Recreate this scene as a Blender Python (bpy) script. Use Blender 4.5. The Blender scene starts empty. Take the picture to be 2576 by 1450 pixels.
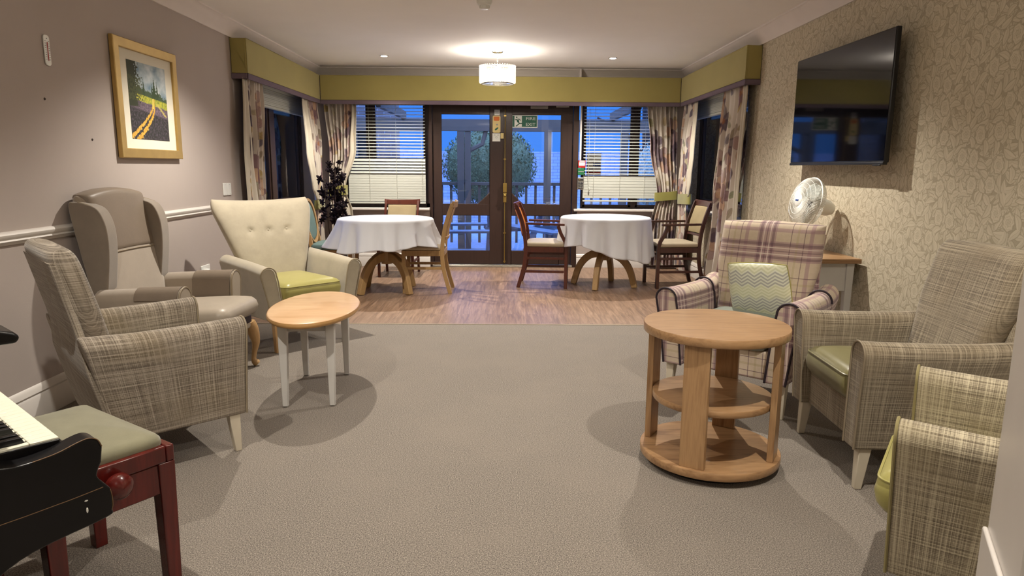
import bpy, math, random
import numpy as np
from mathutils import Vector, Matrix
random.seed(11)
S = bpy.context.scene
COL = S.collection
PI = math.pi
R_ = math.radians

# ------------------------------------------------------------------ mesh helpers
class MB:
    """collects shapes; every shape becomes part of one mesh"""
    def __init__(s):
        s.v = []; s.f = []; s.uv = []
    def add(s, shape, M=None):
        vs, fs = shape[0], shape[1]
        uv = shape[2] if len(shape) > 2 else None
        b = len(s.v)
        for p in vs:
            p = Vector(p)
            s.v.append(M @ p if M is not None else p)
        for i, f in enumerate(fs):
            s.f.append([b + k for k in f])
            s.uv.append(uv[i] if uv else None)
        return s

def T(x=0, y=0, z=0): return Matrix.Translation((x, y, z))
def RX(a): return Matrix.Rotation(a, 4, 'X')
def RY(a): return Matrix.Rotation(a, 4, 'Y')
def RZ(a): return Matrix.Rotation(a, 4, 'Z')

def box(x0, x1, y0, y1, z0, z1):
    v = [(x0,y0,z0),(x1,y0,z0),(x1,y1,z0),(x0,y1,z0),(x0,y0,z1),(x1,y0,z1),(x1,y1,z1),(x0,y1,z1)]
    f = [(0,3,2,1),(4,5,6,7),(0,1,5,4),(1,2,6,5),(2,3,7,6),(3,0,4,7)]
    return v, f

def taper(x, y, z0, z1, a0, b0, a1, b1, dx=0, dy=0):
    """four sided leg: half sizes a0,b0 at z0 (bottom, shifted dx,dy) and a1,b1 at z1"""
    v = [(x+dx+i*a0, y+dy+j*b0, z0) for i, j in ((-1,-1),(1,-1),(1,1),(-1,1))]
    v += [(x+i*a1, y+j*b1, z1) for i, j in ((-1,-1),(1,-1),(1,1),(-1,1))]
    f = [(0,3,2,1),(4,5,6,7),(0,1,5,4),(1,2,6,5),(2,3,7,6),(3,0,4,7)]
    return v, f

def loft(rings, cap=True, closed_path=False):
    n = len(rings[0]); m = len(rings)
    v = [tuple(p) for r in rings for p in r]
    cen = [sum((Vector(p) for p in r), Vector()) / n for r in rings]
    V = [0.0]
    for i in range(1, m): V.append(V[-1] + (cen[i] - cen[i-1]).length)
    big = max(rings, key=lambda r: sum((Vector(r[k]) - Vector(r[k-1])).length for k in range(n)))
    U = [0.0]
    for k in range(1, n + 1): U.append(U[-1] + (Vector(big[k % n]) - Vector(big[k-1])).length)
    f = []; uv = []
    mm = m if closed_path else m - 1
    for i in range(mm):
        i2 = (i + 1) % m
        for k in range(n):
            k2 = (k + 1) % n
            f.append((i*n + k, i*n + k2, i2*n + k2, i2*n + k))
            vi2 = V[i2] if i2 else V[-1] + .05
            uv.append([(U[k], V[i]), (U[k+1], V[i]), (U[k+1], vi2), (U[k], vi2)])
    if cap and not closed_path:
        f.append(tuple(range(n-1, -1, -1))); uv.append(None)
        f.append(tuple((m-1)*n + k for k in range(n))); uv.append(None)
    return v, f, uv

def lathe(prof, n=32, cap=True):
    rings = [[(r*math.cos(2*PI*k/n), r*math.sin(2*PI*k/n), z) for k in range(n)] for r, z in prof]
    return loft(rings, cap)

def tube(path, r, n=8, closed=False, sq=None):
    P = [Vector(p) for p in path]; m = len(P)
    rs = r if isinstance(r, (list, tuple)) else [r]*m
    tang = []
    for i in range(m):
        a = P[(i-1) % m] if (closed or i > 0) else P[i]
        b = P[(i+1) % m] if (closed or i < m-1) else P[i]
        t = (b - a); tang.append(t.normalized() if t.length > 1e-9 else Vector((0,0,1)))
    t0 = tang[0]; up = Vector((0,0,1)) if abs(t0.z) < .9 else Vector((1,0,0))
    nrm = (up - t0*up.dot(t0)).normalized()
    rings = []
    for i in range(m):
        t = tang[i]
        nrm = (nrm - t*nrm.dot(t))
        nrm = nrm.normalized() if nrm.length > 1e-6 else Vector((1,0,0))
        bi = t.cross(nrm)
        if sq:
            w, h = sq
            rings.append([P[i] + nrm*h*b*rs[i] + bi*w*a*rs[i] for a, b in ((-1,-1),(1,-1),(1,1),(-1,1))])
        else:
            rings.append([P[i] + (nrm*math.cos(2*PI*k/n) + bi*math.sin(2*PI*k/n))*rs[i] for k in range(n)])
    return loft(rings, True, closed)

def prism(poly, t0, t1, plane='YZ'):
    """extrude a 2d outline; plane YZ extrudes along X, XZ along Y, XY along Z"""
    def mk(p, t):
        if plane == 'YZ': return (t, p[0], p[1])
        if plane == 'XZ': return (p[0], t, p[1])
        return (p[0], p[1], t)
    n = len(poly)
    v = [mk(p, t0) for p in poly] + [mk(p, t1) for p in poly]
    f = [tuple(range(n-1, -1, -1)), tuple(range(n, 2*n))]
    for k in range(n):
        k2 = (k+1) % n
        f.append((k, k2, n+k2, n+k))
    return v, f

def rrect(w, d, r, n=5, cx=0, cy=0):
    r = min(r, w/2-1e-4, d/2-1e-4)
    out = []
    for sx, sy, a0 in ((1,-1,-90),(1,1,0),(-1,1,90),(-1,-1,180)):
        for k in range(n+1):
            a = R_(a0 + 90*k/n)
            out.append((cx + sx*(w/2-r) + r*math.cos(a), cy + sy*(d/2-r) + r*math.sin(a)))
    return out

def pad(w, d, h, r=.04, crown=.02, corner=.05, n=6, z=0):
    """cushion lying flat: rounded edges, crowned top"""
    rings = []
    prof = []
    for k in range(n+1):
        a = -PI/2 + PI*k/n
        prof.append((r - r*math.cos(a), z + h/2 + (h/2)*math.sin(a)))
    for ins, zz in prof:
        rings.append([(x, y, zz) for x, y in rrect(w-2*ins, d-2*ins, max(.005, corner-ins*.6))])
    for s, c in ((.86,.4),(.66,.75),(.4,.93),(.15,1)):
        rings.append([(x*s, y*s, z + h + crown*c) for x, y in rrect(w-2*r, d-2*r, corner)])
    return loft(rings)

def slab(mid, thick, nu=28, nv=28, pu=6, pv=6, ax=(0,1,0)):
    """puffy upholstered panel. mid(u,v)->point, u,v in -1..1, thickness shrinks round at the rim"""
    us = [math.sin(PI/2*(-1 + 2*i/nu)) for i in range(nu+1)]
    vs = [math.sin(PI/2*(-1 + 2*j/nv)) for j in range(nv+1)]
    A = Vector(ax)
    v = []; f = []; uv = []
    W = nu+1
    P2 = []
    for side in (1, -1):
        for b in vs:
            for a in us:
                p = Vector(mid(a, b))
                t = thick(a, b)/2*max(0, (1-abs(a)**pu))**.5*max(0, (1-abs(b)**pv))**.5
                v.append(p + A*t*side); P2.append((p.x if abs(A.x) < .5 else p.y, p.z if abs(A.z) < .5 else p.y))
    N = W*(nv+1)
    for side in (0, 1):
        o = side*N
        for j in range(nv):
            for i in range(nu):
                q = (o+j*W+i, o+j*W+i+1, o+(j+1)*W+i+1, o+(j+1)*W+i)
                if side == 0: q = q[::-1]
                f.append(q); uv.append([P2[k] for k in q])
    return v, f, uv

def sphere(r, n=12, m=8, sx=1, sy=1, sz=1):
    pr = [(max(1e-4, r*math.sin(PI*k/m)), -r*math.cos(PI*k/m)) for k in range(m+1)]
    v, f, uv = lathe(pr, n)
    return [(p[0]*sx, p[1]*sy, p[2]*sz) for p in v], f

def grid(fn, nu, nv):
    v = [fn(i/nu, j/nv) for j in range(nv+1) for i in range(nu+1)]
    f = [(j*(nu+1)+i, j*(nu+1)+i+1, (j+1)*(nu+1)+i+1, (j+1)*(nu+1)+i) for j in range(nv) for i in range(nu)]
    return v, f

def obj(name, mb, mat, parent=None, bevel=0, seg=2, angle=35, loc=None, rotz=0, kind=None, weld=True, solid=0, sub=0, flat=False):
    me = bpy.data.meshes.new(name)
    me.from_pydata([tuple(p) for p in mb.v], [], [list(f) for f in mb.f])
    uvl = me.uv_layers.new(name='UVMap')
    data = [0.0]*(len(me.loops)*2)
    for pi, poly in enumerate(me.polygons):
        u = mb.uv[pi]
        n = poly.normal
        for k, li in enumerate(poly.loop_indices):
            if u is not None:
                a, b = u[k]
            else:
                co = me.vertices[me.loops[li].vertex_index].co
                if abs(n.z) >= abs(n.x) and abs(n.z) >= abs(n.y): a, b = co.x, co.y
                elif abs(n.x) >= abs(n.y): a, b = co.y, co.z
                else: a, b = co.x, co.z
            data[2*li] = a; data[2*li+1] = b
    uvl.data.foreach_set('uv', data)
    me.materials.append(mat)
    if weld:
        import bmesh
        bm = bmesh.new(); bm.from_mesh(me)
        bmesh.ops.remove_doubles(bm, verts=bm.verts, dist=1e-5)
        bmesh.ops.recalc_face_normals(bm, faces=bm.faces)
        bm.to_mesh(me); bm.free()
    if not flat:
        me.shade_smooth()
        me.set_sharp_from_angle(angle=R_(angle))
    o = bpy.data.objects.new(name, me)
    COL.objects.link(o)
    if bevel:
        b = o.modifiers.new('bevel', 'BEVEL'); b.width = bevel; b.segments = seg; b.limit_method = 'ANGLE'; b.angle_limit = R_(40); b.harden_normals = False
    if sub:
        s_ = o.modifiers.new('sub', 'SUBSURF'); s_.levels = sub; s_.render_levels = sub
    if solid:
        s_ = o.modifiers.new('solid', 'SOLIDIFY'); s_.thickness = solid; s_.offset = 0
    if parent: o.parent = parent
    if loc: o.location = loc
    if rotz: o.rotation_euler = (0, 0, rotz)
    if kind: o['kind'] = kind
    return o

def M_(*shapes):
    mb = MB()
    for s in shapes:
        if isinstance(s, tuple) and len(s) == 2 and isinstance(s[1], Matrix): mb.add(s[0], s[1])
        else: mb.add(s)
    return mb

def thing(name, label, cat, loc=(0,0,0), rotz=0, group=None):
    o = bpy.data.objects.new(name, None); COL.objects.link(o)
    o.empty_display_size = .1
    o.location = loc; o.rotation_euler = (0, 0, rotz); o['label'] = label; o['category'] = cat
    if group: o['group'] = group
    return o

def tag(o, label, cat, group=None):
    o['label'] = label; o['category'] = cat
    if group: o['group'] = group
    return o

def dup(root, loc, rotz, label=None):
    r = root.copy(); COL.objects.link(r); r.location = loc; r.rotation_euler = (0, 0, rotz)
    if label: r['label'] = label
    for ch in list(root.children):
        c = ch.copy(); COL.objects.link(c); c.parent = r
        for g in ch.children:
            d = g.copy(); COL.objects.link(d); d.parent = c
    return r

# ------------------------------------------------------------------ material helpers
def lin(h):
    if isinstance(h, str):
        h = h.lstrip('#'); c = [int(h[i:i+2], 16)/255 for i in (0, 2, 4)]
    else: c = [x/255 for x in h]
    return tuple((x/12.92 if x <= .04045 else ((x+.055)/1.055)**2.4) for x in c) + (1.0,)

class NT:
    def __init__(s, name, rough=.6, spec=.4, metal=0, sheen=0, coat=0):
        m = bpy.data.materials.new(name); m.use_nodes = True
        s.m = m; s.t = m.node_tree; s.n = s.t.nodes; s.l = s.t.links
        s.b = s.n['Principled BSDF']; s.out = s.n['Material Output']
        s.b.inputs['Roughness'].default_value = rough
        s.b.inputs['Metallic'].default_value = metal
        s.b.inputs['Specular IOR Level'].default_value = spec
        s.b.inputs['Sheen Weight'].default_value = sheen
        s.b.inputs['Coat Weight'].default_value = coat
    def set(s, inp, v):
        if hasattr(v, 'is_output'): s.l.new(v, inp)
        elif isinstance(v, (tuple, list)) and len(v) == 3 and inp.type == 'RGBA': inp.default_value = (*v, 1)
        else: inp.default_value = v
    def math(s, op, a, b=0.0, c=None, clamp=False):
        n = s.n.new('ShaderNodeMath'); n.operation = op; n.use_clamp = clamp
        s.set(n.inputs[0], a); s.set(n.inputs[1], b)
        if c is not None: s.set(n.inputs[2], c)
        return n.outputs[0]
    def coord(s, which='UV'):
        n = s.n.new('ShaderNodeTexCoord'); return n.outputs[which]
    def map(s, v, sc=(1,1,1), loc=(0,0,0), rot=(0,0,0)):
        n = s.n.new('ShaderNodeMapping'); s.l.new(v, n.inputs[0])
        n.inputs['Scale'].default_value = sc; n.inputs['Location'].default_value = loc; n.inputs['Rotation'].default_value = rot
        return n.outputs[0]
    def sep(s, v):
        n = s.n.new('ShaderNodeSeparateXYZ'); s.l.new(v, n.inputs[0]); return n.outputs
    def comb(s, x=0., y=0., z=0.):
        n = s.n.new('ShaderNodeCombineXYZ')
        for i, q in enumerate((x, y, z)): s.set(n.inputs[i], q)
        return n.outputs[0]
    def vmath(s, op, a, b=None, sc=None):
        n = s.n.new('ShaderNodeVectorMath'); n.operation = op; s.set(n.inputs[0], a)
        if b is not None: s.set(n.inputs[1], b)
        if sc is not None: s.set(n.inputs['Scale'], sc)
        return n.outputs['Value'] if op in ('LENGTH', 'DOT_PRODUCT', 'DISTANCE') else n.outputs[0]
    def noise(s, v, scale=5, det=3, rough=.5, dist=0, color=False):
        n = s.n.new('ShaderNodeTexNoise'); s.l.new(v, n.inputs['Vector'])
        n.inputs['Scale'].default_value = scale; n.inputs['Detail'].default_value = det
        n.inputs['Roughness'].default_value = rough; n.inputs['Distortion'].default_value = dist
        return n.outputs['Color' if color else 'Fac']
    def vor(s, v, scale=5, feature='F1', out='Distance', rnd=1.0, dim='3D'):
        n = s.n.new('ShaderNodeTexVoronoi'); n.voronoi_dimensions = dim; n.feature = feature
        s.l.new(v, n.inputs['Vector']); n.inputs['Scale'].default_value = scale; n.inputs['Randomness'].default_value = rnd
        return n.outputs[out]
    def ramp(s, f, stops, interp='LINEAR'):
        n = s.n.new('ShaderNodeValToRGB'); s.set(n.inputs[0], f); cr = n.color_ramp; cr.interpolation = interp
        while len(cr.elements) < len(stops): cr.elements.new(.5)
        for e, (p, c) in zip(cr.elements, stops):
            e.position = p; e.color = c if len(c) == 4 else (*c, 1)
        return n.outputs[0]
    def step(s, f, a, b):
        n = s.n.new('ShaderNodeMapRange'); n.interpolation_type = 'SMOOTHSTEP'; s.set(n.inputs[0], f)
        n.inputs[1].default_value = a; n.inputs[2].default_value = b
        return n.outputs[0]
    def mix(s, f, a, b, mode='MIX'):
        n = s.n.new('ShaderNodeMix'); n.data_type = 'RGBA'; n.blend_type = mode
        s.set(n.inputs[0], f); s.set(n.inputs[6], a); s.set(n.inputs[7], b)
        return n.outputs[2]
    def base(s, c):
        s.set(s.b.inputs['Base Color'], c); return s
    def bump(s, h, strength=.3, dist=.01):
        n = s.n.new('ShaderNodeBump'); n.inputs['Strength'].default_value = strength; n.inputs['Distance'].default_value = dist
        s.l.new(h, n.inputs['Height']); s.l.new(n.outputs[0], s.b.inputs['Normal']); return s
    def attr(s, name='Col'):
        n = s.n.new('ShaderNodeAttribute'); n.attribute_name = name; return n.outputs['Color']

def plain(name, col, rough=.6, spec=.4, metal=0, coat=0, sheen=0, bumps=0, bscale=200, var=.06, vscale=8):
    """solid colour with slight procedural variation"""
    t = NT(name, rough, spec, metal, sheen, coat)
    c = lin(col)
    co = t.coord('Object')
    f = t.noise(co, vscale, 4)
    dk = tuple(x*(1-var) for x in c[:3]); lt = tuple(min(1, x*(1+var)) for x in c[:3])
    t.base(t.ramp(f, [(.3, dk), (.7, lt)]))
    if bumps: t.bump(t.noise(co, bscale, 2), bumps, .002)
    return t.m

def wood(name, c1, c2, rough=.4, axis=(1,1,12), scale=6, spec=.4, coat=0, uv=False):
    """axis: stretch of the grain; the smallest value is the grain direction"""
    t = NT(name, rough, spec, coat=coat)
    co = t.coord('UV' if uv else 'Object')
    v = t.map(co, axis)
    n1 = t.noise(v, scale, 6, .6, 1.2)
    n2 = t.noise(t.map(co, tuple(a*4 for a in axis)), scale*2, 3, .5)
    f = t.math('ADD', t.math('MULTIPLY', n1, .75), t.math('MULTIPLY', n2, .25))
    t.base(t.ramp(f, [(.32, lin(c1)), (.52, lin(c2)), (.72, lin(c1))]))
    t.bump(n2, .08, .002)
    return t.m

def emit(name, col, strength):
    m = bpy.data.materials.new(name); m.use_nodes = True
    nt = m.node_tree; nt.nodes.remove(nt.nodes['Principled BSDF'])
    e = nt.nodes.new('ShaderNodeEmission'); e.inputs[0].default_value = col; e.inputs[1].default_value = strength
    nt.links.new(e.outputs[0], nt.nodes['Material Output'].inputs[0]); return m

def glass(name, tint=(.9,.94,1,1), refl=1.0, glow=0):
    m = bpy.data.materials.new(name); m.use_nodes = True
    nt = m.node_tree; nt.nodes.remove(nt.nodes['Principled BSDF'])
    tr = nt.nodes.new('ShaderNodeBsdfTransparent'); tr.inputs[0].default_value = tint
    gl = nt.nodes.new('ShaderNodeBsdfGlossy'); gl.inputs['Roughness'].default_value = .01
    fr = nt.nodes.new('ShaderNodeFresnel'); fr.inputs[0].default_value = 1.5
    mu = nt.nodes.new('ShaderNodeMath'); mu.operation = 'MULTIPLY'; mu.inputs[1].default_value = 1.8*refl
    mx = nt.nodes.new('ShaderNodeMixShader')
    nt.links.new(fr.outputs[0], mu.inputs[0]); nt.links.new(mu.outputs[0], mx.inputs[0])
    nt.links.new(tr.outputs[0], mx.inputs[1]); nt.links.new(gl.outputs[0], mx.inputs[2])
    res = mx.outputs[0]
    if glow:
        em = nt.nodes.new('ShaderNodeEmission'); em.inputs[0].default_value = (1, .9, .74, 1); em.inputs[1].default_value = glow
        ad = nt.nodes.new('ShaderNodeAddShader'); nt.links.new(res, ad.inputs[0]); nt.links.new(em.outputs[0], ad.inputs[1]); res = ad.outputs[0]
    nt.links.new(res, nt.nodes['Material Output'].inputs[0]); return m

# ------------------------------------------------------------------ materials
def tweed(name, dark, midc, light, tint):
    t = NT(name, .9, .2, sheen=.2)
    uv = t.coord('UV')
    a = t.noise(t.map(uv, (480, 3.2, 1)), 1, 1, .5)       # warp threads
    b = t.noise(t.map(uv, (3.2, 480, 1)), 1, 1, .5)       # weft threads
    c = t.noise(t.map(uv, (190, 1.2, 1), (3, 5, 0)), 1, 0)
    d = t.noise(t.map(uv, (1.2, 190, 1), (9, 2, 0)), 1, 0)
    base = t.ramp(t.math('MULTIPLY', t.math('ADD', a, b), .5), [(.38, lin(dark)), (.5, lin(midc)), (.62, lin(light))])
    lines = t.math('MAXIMUM', t.step(c, .62, .70), t.step(d, .62, .70))
    base = t.mix(t.math('MULTIPLY', lines, .50), base, lin(light))
    dl = t.math('MAXIMUM', t.step(t.math('SUBTRACT', 1., c), .62, .70), t.step(t.math('SUBTRACT', 1., d), .62, .70))
    base = t.mix(t.math('MULTIPLY', dl, .28), base, lin(dark))
    g = t.noise(uv, 4, 2)
    base = t.mix(t.math('MULTIPLY', t.step(g, .45, .7), .3), base, lin(tint))
    t.base(base)
    t.bump(t.math('ADD', a, b), .35, .002)
    return t.m

def tartan(name):
    t = NT(name, .9, .2, sheen=.2)
    x, y, _ = t.sep(t.coord('UV'))
    def band(c, period, pos, w):
        f = t.math('FRACT', t.math('ADD', t.math('DIVIDE', c, period), 10.))
        d = t.math('ABSOLUTE', t.math('SUBTRACT', f, pos))
        return t.math('LESS_THAN', d, w/2/period)
    def setof(c, o):
        c = t.math('ADD', c, o)
        return {
         'mauve': t.math('MAXIMUM', band(c, .36, .30, .105), band(c, .36, .62, .02)),
         'plum': t.math('MAXIMUM', t.math('MAXIMUM', band(c, .36, .20, .014), band(c, .36, .40, .016)), band(c, .36, .30, .006)),
         'thin': t.math('MAXIMUM', band(c, .36, .72, .004), band(c, .36, .92, .004)),
         'white': t.math('MAXIMUM', band(c, .36, .25, .006), band(c, .36, .35, .006)),
         'olive': band(c, .36, .82, .012)}
    X = setof(x, .10); Y = setof(y, .04)
    base = t.mix(t.noise(t.coord('UV'), 60, 3), lin('#c9b9a4'), lin('#bbaa95'))
    cols = [('mauve', '#9a7a80', .60), ('olive', '#a39468', .35), ('plum', '#5c4450', .52), ('thin', '#5c4250', .7), ('white', '#e0d3c6', .55)]
    for k, c, f in cols:
        base = t.mix(t.math('MULTIPLY', X[k], f), base, lin(c))
        base = t.mix(t.math('MULTIPLY', Y[k], f), base, lin(c))
    t.base(base)
    uv = t.coord('UV')
    t.bump(t.noise(uv, 500, 2), .25, .002)
    return t.m

def velvet(name, col, var=.12, rough=.75, sheen=.5, scale=7):
    t = NT(name, rough, .3, sheen=sheen)
    co = t.coord('Object'); c = lin(col)[:3]
    f = t.noise(co, scale, 6, .65)
    t.base(t.ramp(f, [(.3, tuple(x*(1-var*1.6) for x in c)), (.55, c), (.75, tuple(min(1, x*(1+var)) for x in c))]))
    t.bump(t.noise(co, 300, 2), .15, .002)
    return t.m

def wallpaper():
    t = NT('floral wallpaper', .75, .25)
    uv0 = t.coord('UV')
    w = t.noise(uv0, 12, 2, .5, color=True)
    uv = t.vmath('ADD', uv0, t.vmath('SCALE', t.vmath('SUBTRACT', w, (.5, .5, .5)), sc=.02))
    val = t.math('ADD', t.math('MULTIPLY', t.noise(uv0, 70, 2), .3), .0)
    def vlayer(scale, off, rnd):
        n = t.n.new('ShaderNodeTexVoronoi'); n.voronoi_dimensions = '2D'; n.feature = 'F1'
        p = t.vmath('ADD', uv, off)
        t.l.new(p, n.inputs['Vector']); n.inputs['Scale'].default_value = scale; n.inputs['Randomness'].default_value = rnd
        q = t.vmath('SUBTRACT', p, n.outputs['Position'])
        return q, n.outputs['Color']
    def leaves(val, scale, off, L, wd, tone):
        q, c = vlayer(scale, off, .8)
        qx, qy, _ = t.sep(q); r_, g_, b_ = t.sep(c)
        an = t.math('MULTIPLY', r_, 6.283)
        ca, sa = t.math('COSINE', an), t.math('SINE', an)
        x = t.math('ADD', t.math('MULTIPLY', qx, ca), t.math('MULTIPLY', qy, sa))
        y = t.math('SUBTRACT', t.math('MULTIPLY', qy, ca), t.math('MULTIPLY', qx, sa))
        x2 = t.math('POWER', t.math('DIVIDE', x, L), 2.)
        y = t.math('ADD', y, t.math('MULTIPLY', x2, t.math('MULTIPLY', t.math('SUBTRACT', g_, .5), L*.9)))
        f = t.math('SUBTRACT', t.math('SUBTRACT', 1., x2), t.math('DIVIDE', t.math('ABSOLUTE', y), wd))
        shade = t.math('ADD', tone, t.math('MULTIPLY', t.step(y, -.001, .001), .16))
        rib = t.math('SUBTRACT', 1., t.step(t.math('ABSOLUTE', y), wd*.05, wd*.14))
        shade = t.math('SUBTRACT', shade, t.math('MULTIPLY', rib, .3))
        rim = t.step(f, -.32, -.18); fill = t.step(f, -.02, .06)
        val = t.math('MULTIPLY', val, t.math('SUBTRACT', 1., t.math('MULTIPLY', rim, .85)))
        return t.math('ADD', t.math('MULTIPLY', val, t.math('SUBTRACT', 1., fill)), t.math('MULTIPLY', shade, fill))
    val = leaves(val, 15, (.0, .0, 0), .042, .016, .50)
    val = leaves(val, 17, (.31, .17, 0), .038, .014, .58)
    val = leaves(val, 16, (.73, .41, 0), .040, .015, .64)
    val = leaves(val, 19, (.53, .91, 0), .034, .014, .72)
    val = leaves(val, 14, (.13, .63, 0), .044, .016, .76)
    # roses
    q, c = vlayer(7.4, (.2, .1, 0), .55)
    qx, qy, _ = t.sep(q); r0, g0, b0 = t.sep(c)
    r = t.math('SQRT', t.math('ADD', t.math('MULTIPLY', t.math('MULTIPLY', qx, qx), 1.6), t.math('MULTIPLY', qy, qy)))
    ang = t.math('ARCTAN2', qy, qx)
    rr = t.math('ADD', r, t.math('MULTIPLY', t.math('ABSOLUTE', t.math('SINE', t.math('ADD', t.math('MULTIPLY', ang, 4.), t.math('MULTIPLY', g0, 6.)))), .006))
    rr = t.math('ADD', rr, t.math('MULTIPLY', t.math('SUBTRACT', t.noise(uv0, 55, 2), .5), .012))
    R0 = .046
    rim = t.step(rr, R0+.008, R0+.003); fill = t.step(rr, R0, R0-.004)
    ring = t.math('SINE', t.math('ADD', t.math('MULTIPLY', rr, 430.), t.math('MULTIPLY', ang, 3.)))
    petal = t.math('ADD', .52, t.math('MULTIPLY', t.step(ring, -.9, -.2), .40))
    stip = t.math('SUBTRACT', petal, t.math('MULTIPLY', t.step(rr, .026, .020), t.math('MULTIPLY', t.noise(uv0, 260, 1), .5)))
    val = t.math('MULTIPLY', val, t.math('SUBTRACT', 1., t.math('MULTIPLY', rim, .8)))
    val = t.math('ADD', t.math('MULTIPLY', val, t.math('SUBTRACT', 1., fill)), t.math('MULTIPLY', stip, fill), clamp=True)
    t.base(t.mix(val, lin('#a0957f'), lin('#c5bba5')))
    t.bump(val, .10, .003)
    return t.m

def carpet():
    t = NT('speckled carpet', .95, .1, sheen=.1)
    co = t.coord('Object')
    a = t.noise(co, 230, 2, .7)
    b = t.vor(co, 260, 'F1')
    c = t.noise(co, 2.2, 4, .6)
    d = t.noise(co, 620, 1, .5)
    f = t.math('ADD', t.math('MULTIPLY', a, .6), t.math('MULTIPLY', d, .4))
    base = t.ramp(f, [(.38, lin('#3d3733')), (.46, lin('#655d56')), (.54, lin('#857d73')), (.64, lin('#b0a799'))])
    base = t.mix(t.math('MULTIPLY', t.step(c, .38, .68), .25), base, lin('#857b70'))
    t.base(base)
    t.bump(t.math('ADD', f, t.math('MULTIPLY', b, .2)), .35, .003)
    return t.m

def planks():
    t = NT('wood plank vinyl', .42, .4)
    uv = t.coord('Object')
    x, y, z = t.sep(uv)
    br = t.n.new('ShaderNodeTexBrick'); t.l.new(t.map(uv, (1, 1, 1), rot=(0, 0, PI/2)), br.inputs['Vector'])
    br.inputs['Scale'].default_value = 1; br.inputs['Brick Width'].default_value = .9; br.inputs['Row Height'].default_value = .1
    br.inputs['Mortar Size'].default_value = .0012; br.inputs['Color1'].default_value = (0,0,0,1); br.inputs['Color2'].default_value = (1,1,1,1)
    br.inputs['Mortar'].default_value = (.3,.3,.3,1); br.offset = .37
    g = t.noise(t.vmath('ADD', t.map(uv, (22, 1.6, 1)), t.vmath('SCALE', br.outputs[0], sc=4.)), 1.6, 6, .62, .8)
    g2 = t.noise(t.map(uv, (3, .8, 1)), 1.5, 3)
    base = t.ramp(g, [(.3, lin('#5d4739')), (.5, lin('#816651')), (.7, lin('#9c806a'))])
    base = t.mix(t.math('MULTIPLY', br.outputs[0], .12), base, lin('#a58d76'))
    base = t.mix(t.math('MULTIPLY', t.step(g2, .4, .7), .25), base, lin('#6e5a4d'))
    base = t.mix(t.math('MULTIPLY', br.outputs['Fac'], .5), base, lin('#4d3d33'))
    t.base(base); t.bump(g, .06, .002)
    return t.m

def brick(name, c1, c2, mortar, w=.215, h=.075):
    t = NT(name, .9, .2)
    br = t.n.new('ShaderNodeTexBrick'); t.l.new(t.coord('UV'), br.inputs['Vector'])
    br.inputs['Scale'].default_value = 1; br.inputs['Brick Width'].default_value = w; br.inputs['Row Height'].default_value = h
    br.inputs['Mortar Size'].default_value = .006
    br.inputs['Color1'].default_value = lin(c1); br.inputs['Color2'].default_value = lin(c2); br.inputs['Mortar'].default_value = lin(mortar)
    t.base(br.outputs[0]); return t.m

def chevron():
    t = NT('chevron satin', .35, .5, sheen=.3)
    x, y, _ = t.sep(t.coord('UV'))
    z = t.math('ABSOLUTE', t.math('SUBTRACT', t.math('FRACT', t.math('MULTIPLY', x, 14.)), .5))
    v = t.math('ADD', t.math('MULTIPLY', y, 1.), t.math('MULTIPLY', z, .045))
    s = t.math('SINE', t.math('MULTIPLY', v, 2*PI/.018))
    zone = t.step(t.math('SINE', t.math('MULTIPLY', v, 2*PI/.14)), -.3, .5)
    a = t.mix(t.step(s, -.2, .2), lin('#d5d8c6'), lin('#a9aaa2'))
    b = t.mix(t.step(s, -.2, .2), lin('#e0e1c6'), lin('#cfd2ae'))
    t.base(t.mix(zone, a, b)); t.bump(s, .1, .001)
    return t.m

def vcol(name, rough=.8, sheen=.2, trans=0):
    t = NT(name, rough, .2, sheen=sheen)
    t.base(t.attr('Col'))
    t.bump(t.noise(t.coord('UV'), 400, 2), .1, .001)
    return t.m

MT = {}
MT['paint'] = plain('taupe wall paint', '#aca19a', .7, .25, bumps=.12, bscale=160, var=.02, vscale=2)
MT['wallpaper'] = wallpaper()
MT['ceiling'] = plain('ceiling white', '#e6e2de', .85, .2, bumps=.1, bscale=60, var=.015, vscale=3)
MT['gloss_white'] = plain('white gloss paint', '#cfc9c2', .35, .5, var=.03)
MT['cornice'] = plain('cornice paint', '#d6cdc7', .7, .3, var=.02)
MT['carpet'] = carpet()
MT['planks'] = planks()
MT['darkwood'] = wood('dark brown painted wood', '#2b1d19', '#35251f', .38, (1,1,.08), 20)
MT['glass'] = glass('window glass', refl=1.0)
MT['olive'] = plain('olive pelmet linen', '#998d55', .85, .2, sheen=.2, bumps=.3, bscale=420, var=.05, vscale=3)
MT['purple'] = plain('mauve trim band', '#6a5c66', .85, .2, bumps=.3, bscale=420)
MT['blind'] = plain('cream blind slat', '#b4b5ab', .45, .4, var=.02)
MT['curtain'] = vcol('floral curtain cotton')
MT['lining'] = plain('cream curtain lining', '#b5ac9b', .85, .2, var=.04)
MT['tie'] = plain('olive satin tieback', '#7f7a3c', .6, .4, sheen=.3, var=.05)
MT['tweed'] = tweed('taupe crosshatch tweed', '#574d42', '#807567', '#ada292', '#837355')
MT['tweed2'] = tweed('olive crosshatch tweed', '#594e40', '#827663', '#aa9e88', '#85745a')
MT['tweed3'] = tweed('straw crosshatch tweed', '#655a49', '#948974', '#c0b59a', '#9c8f6c')
MT['tartan'] = tartan('mauve tartan wool')
MT['pipe_dark'] = plain('dark piping', '#2b2028', .6, .4)
MT['pipe_taupe'] = plain('taupe piping', '#8a7d68', .6, .4)
MT['cream_velvet'] = velvet('cream buttoned velvet', '#a89e89', .09)
MT['lime_pipe'] = plain('dull lime piping', '#8c825a', .5, .3)
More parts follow.
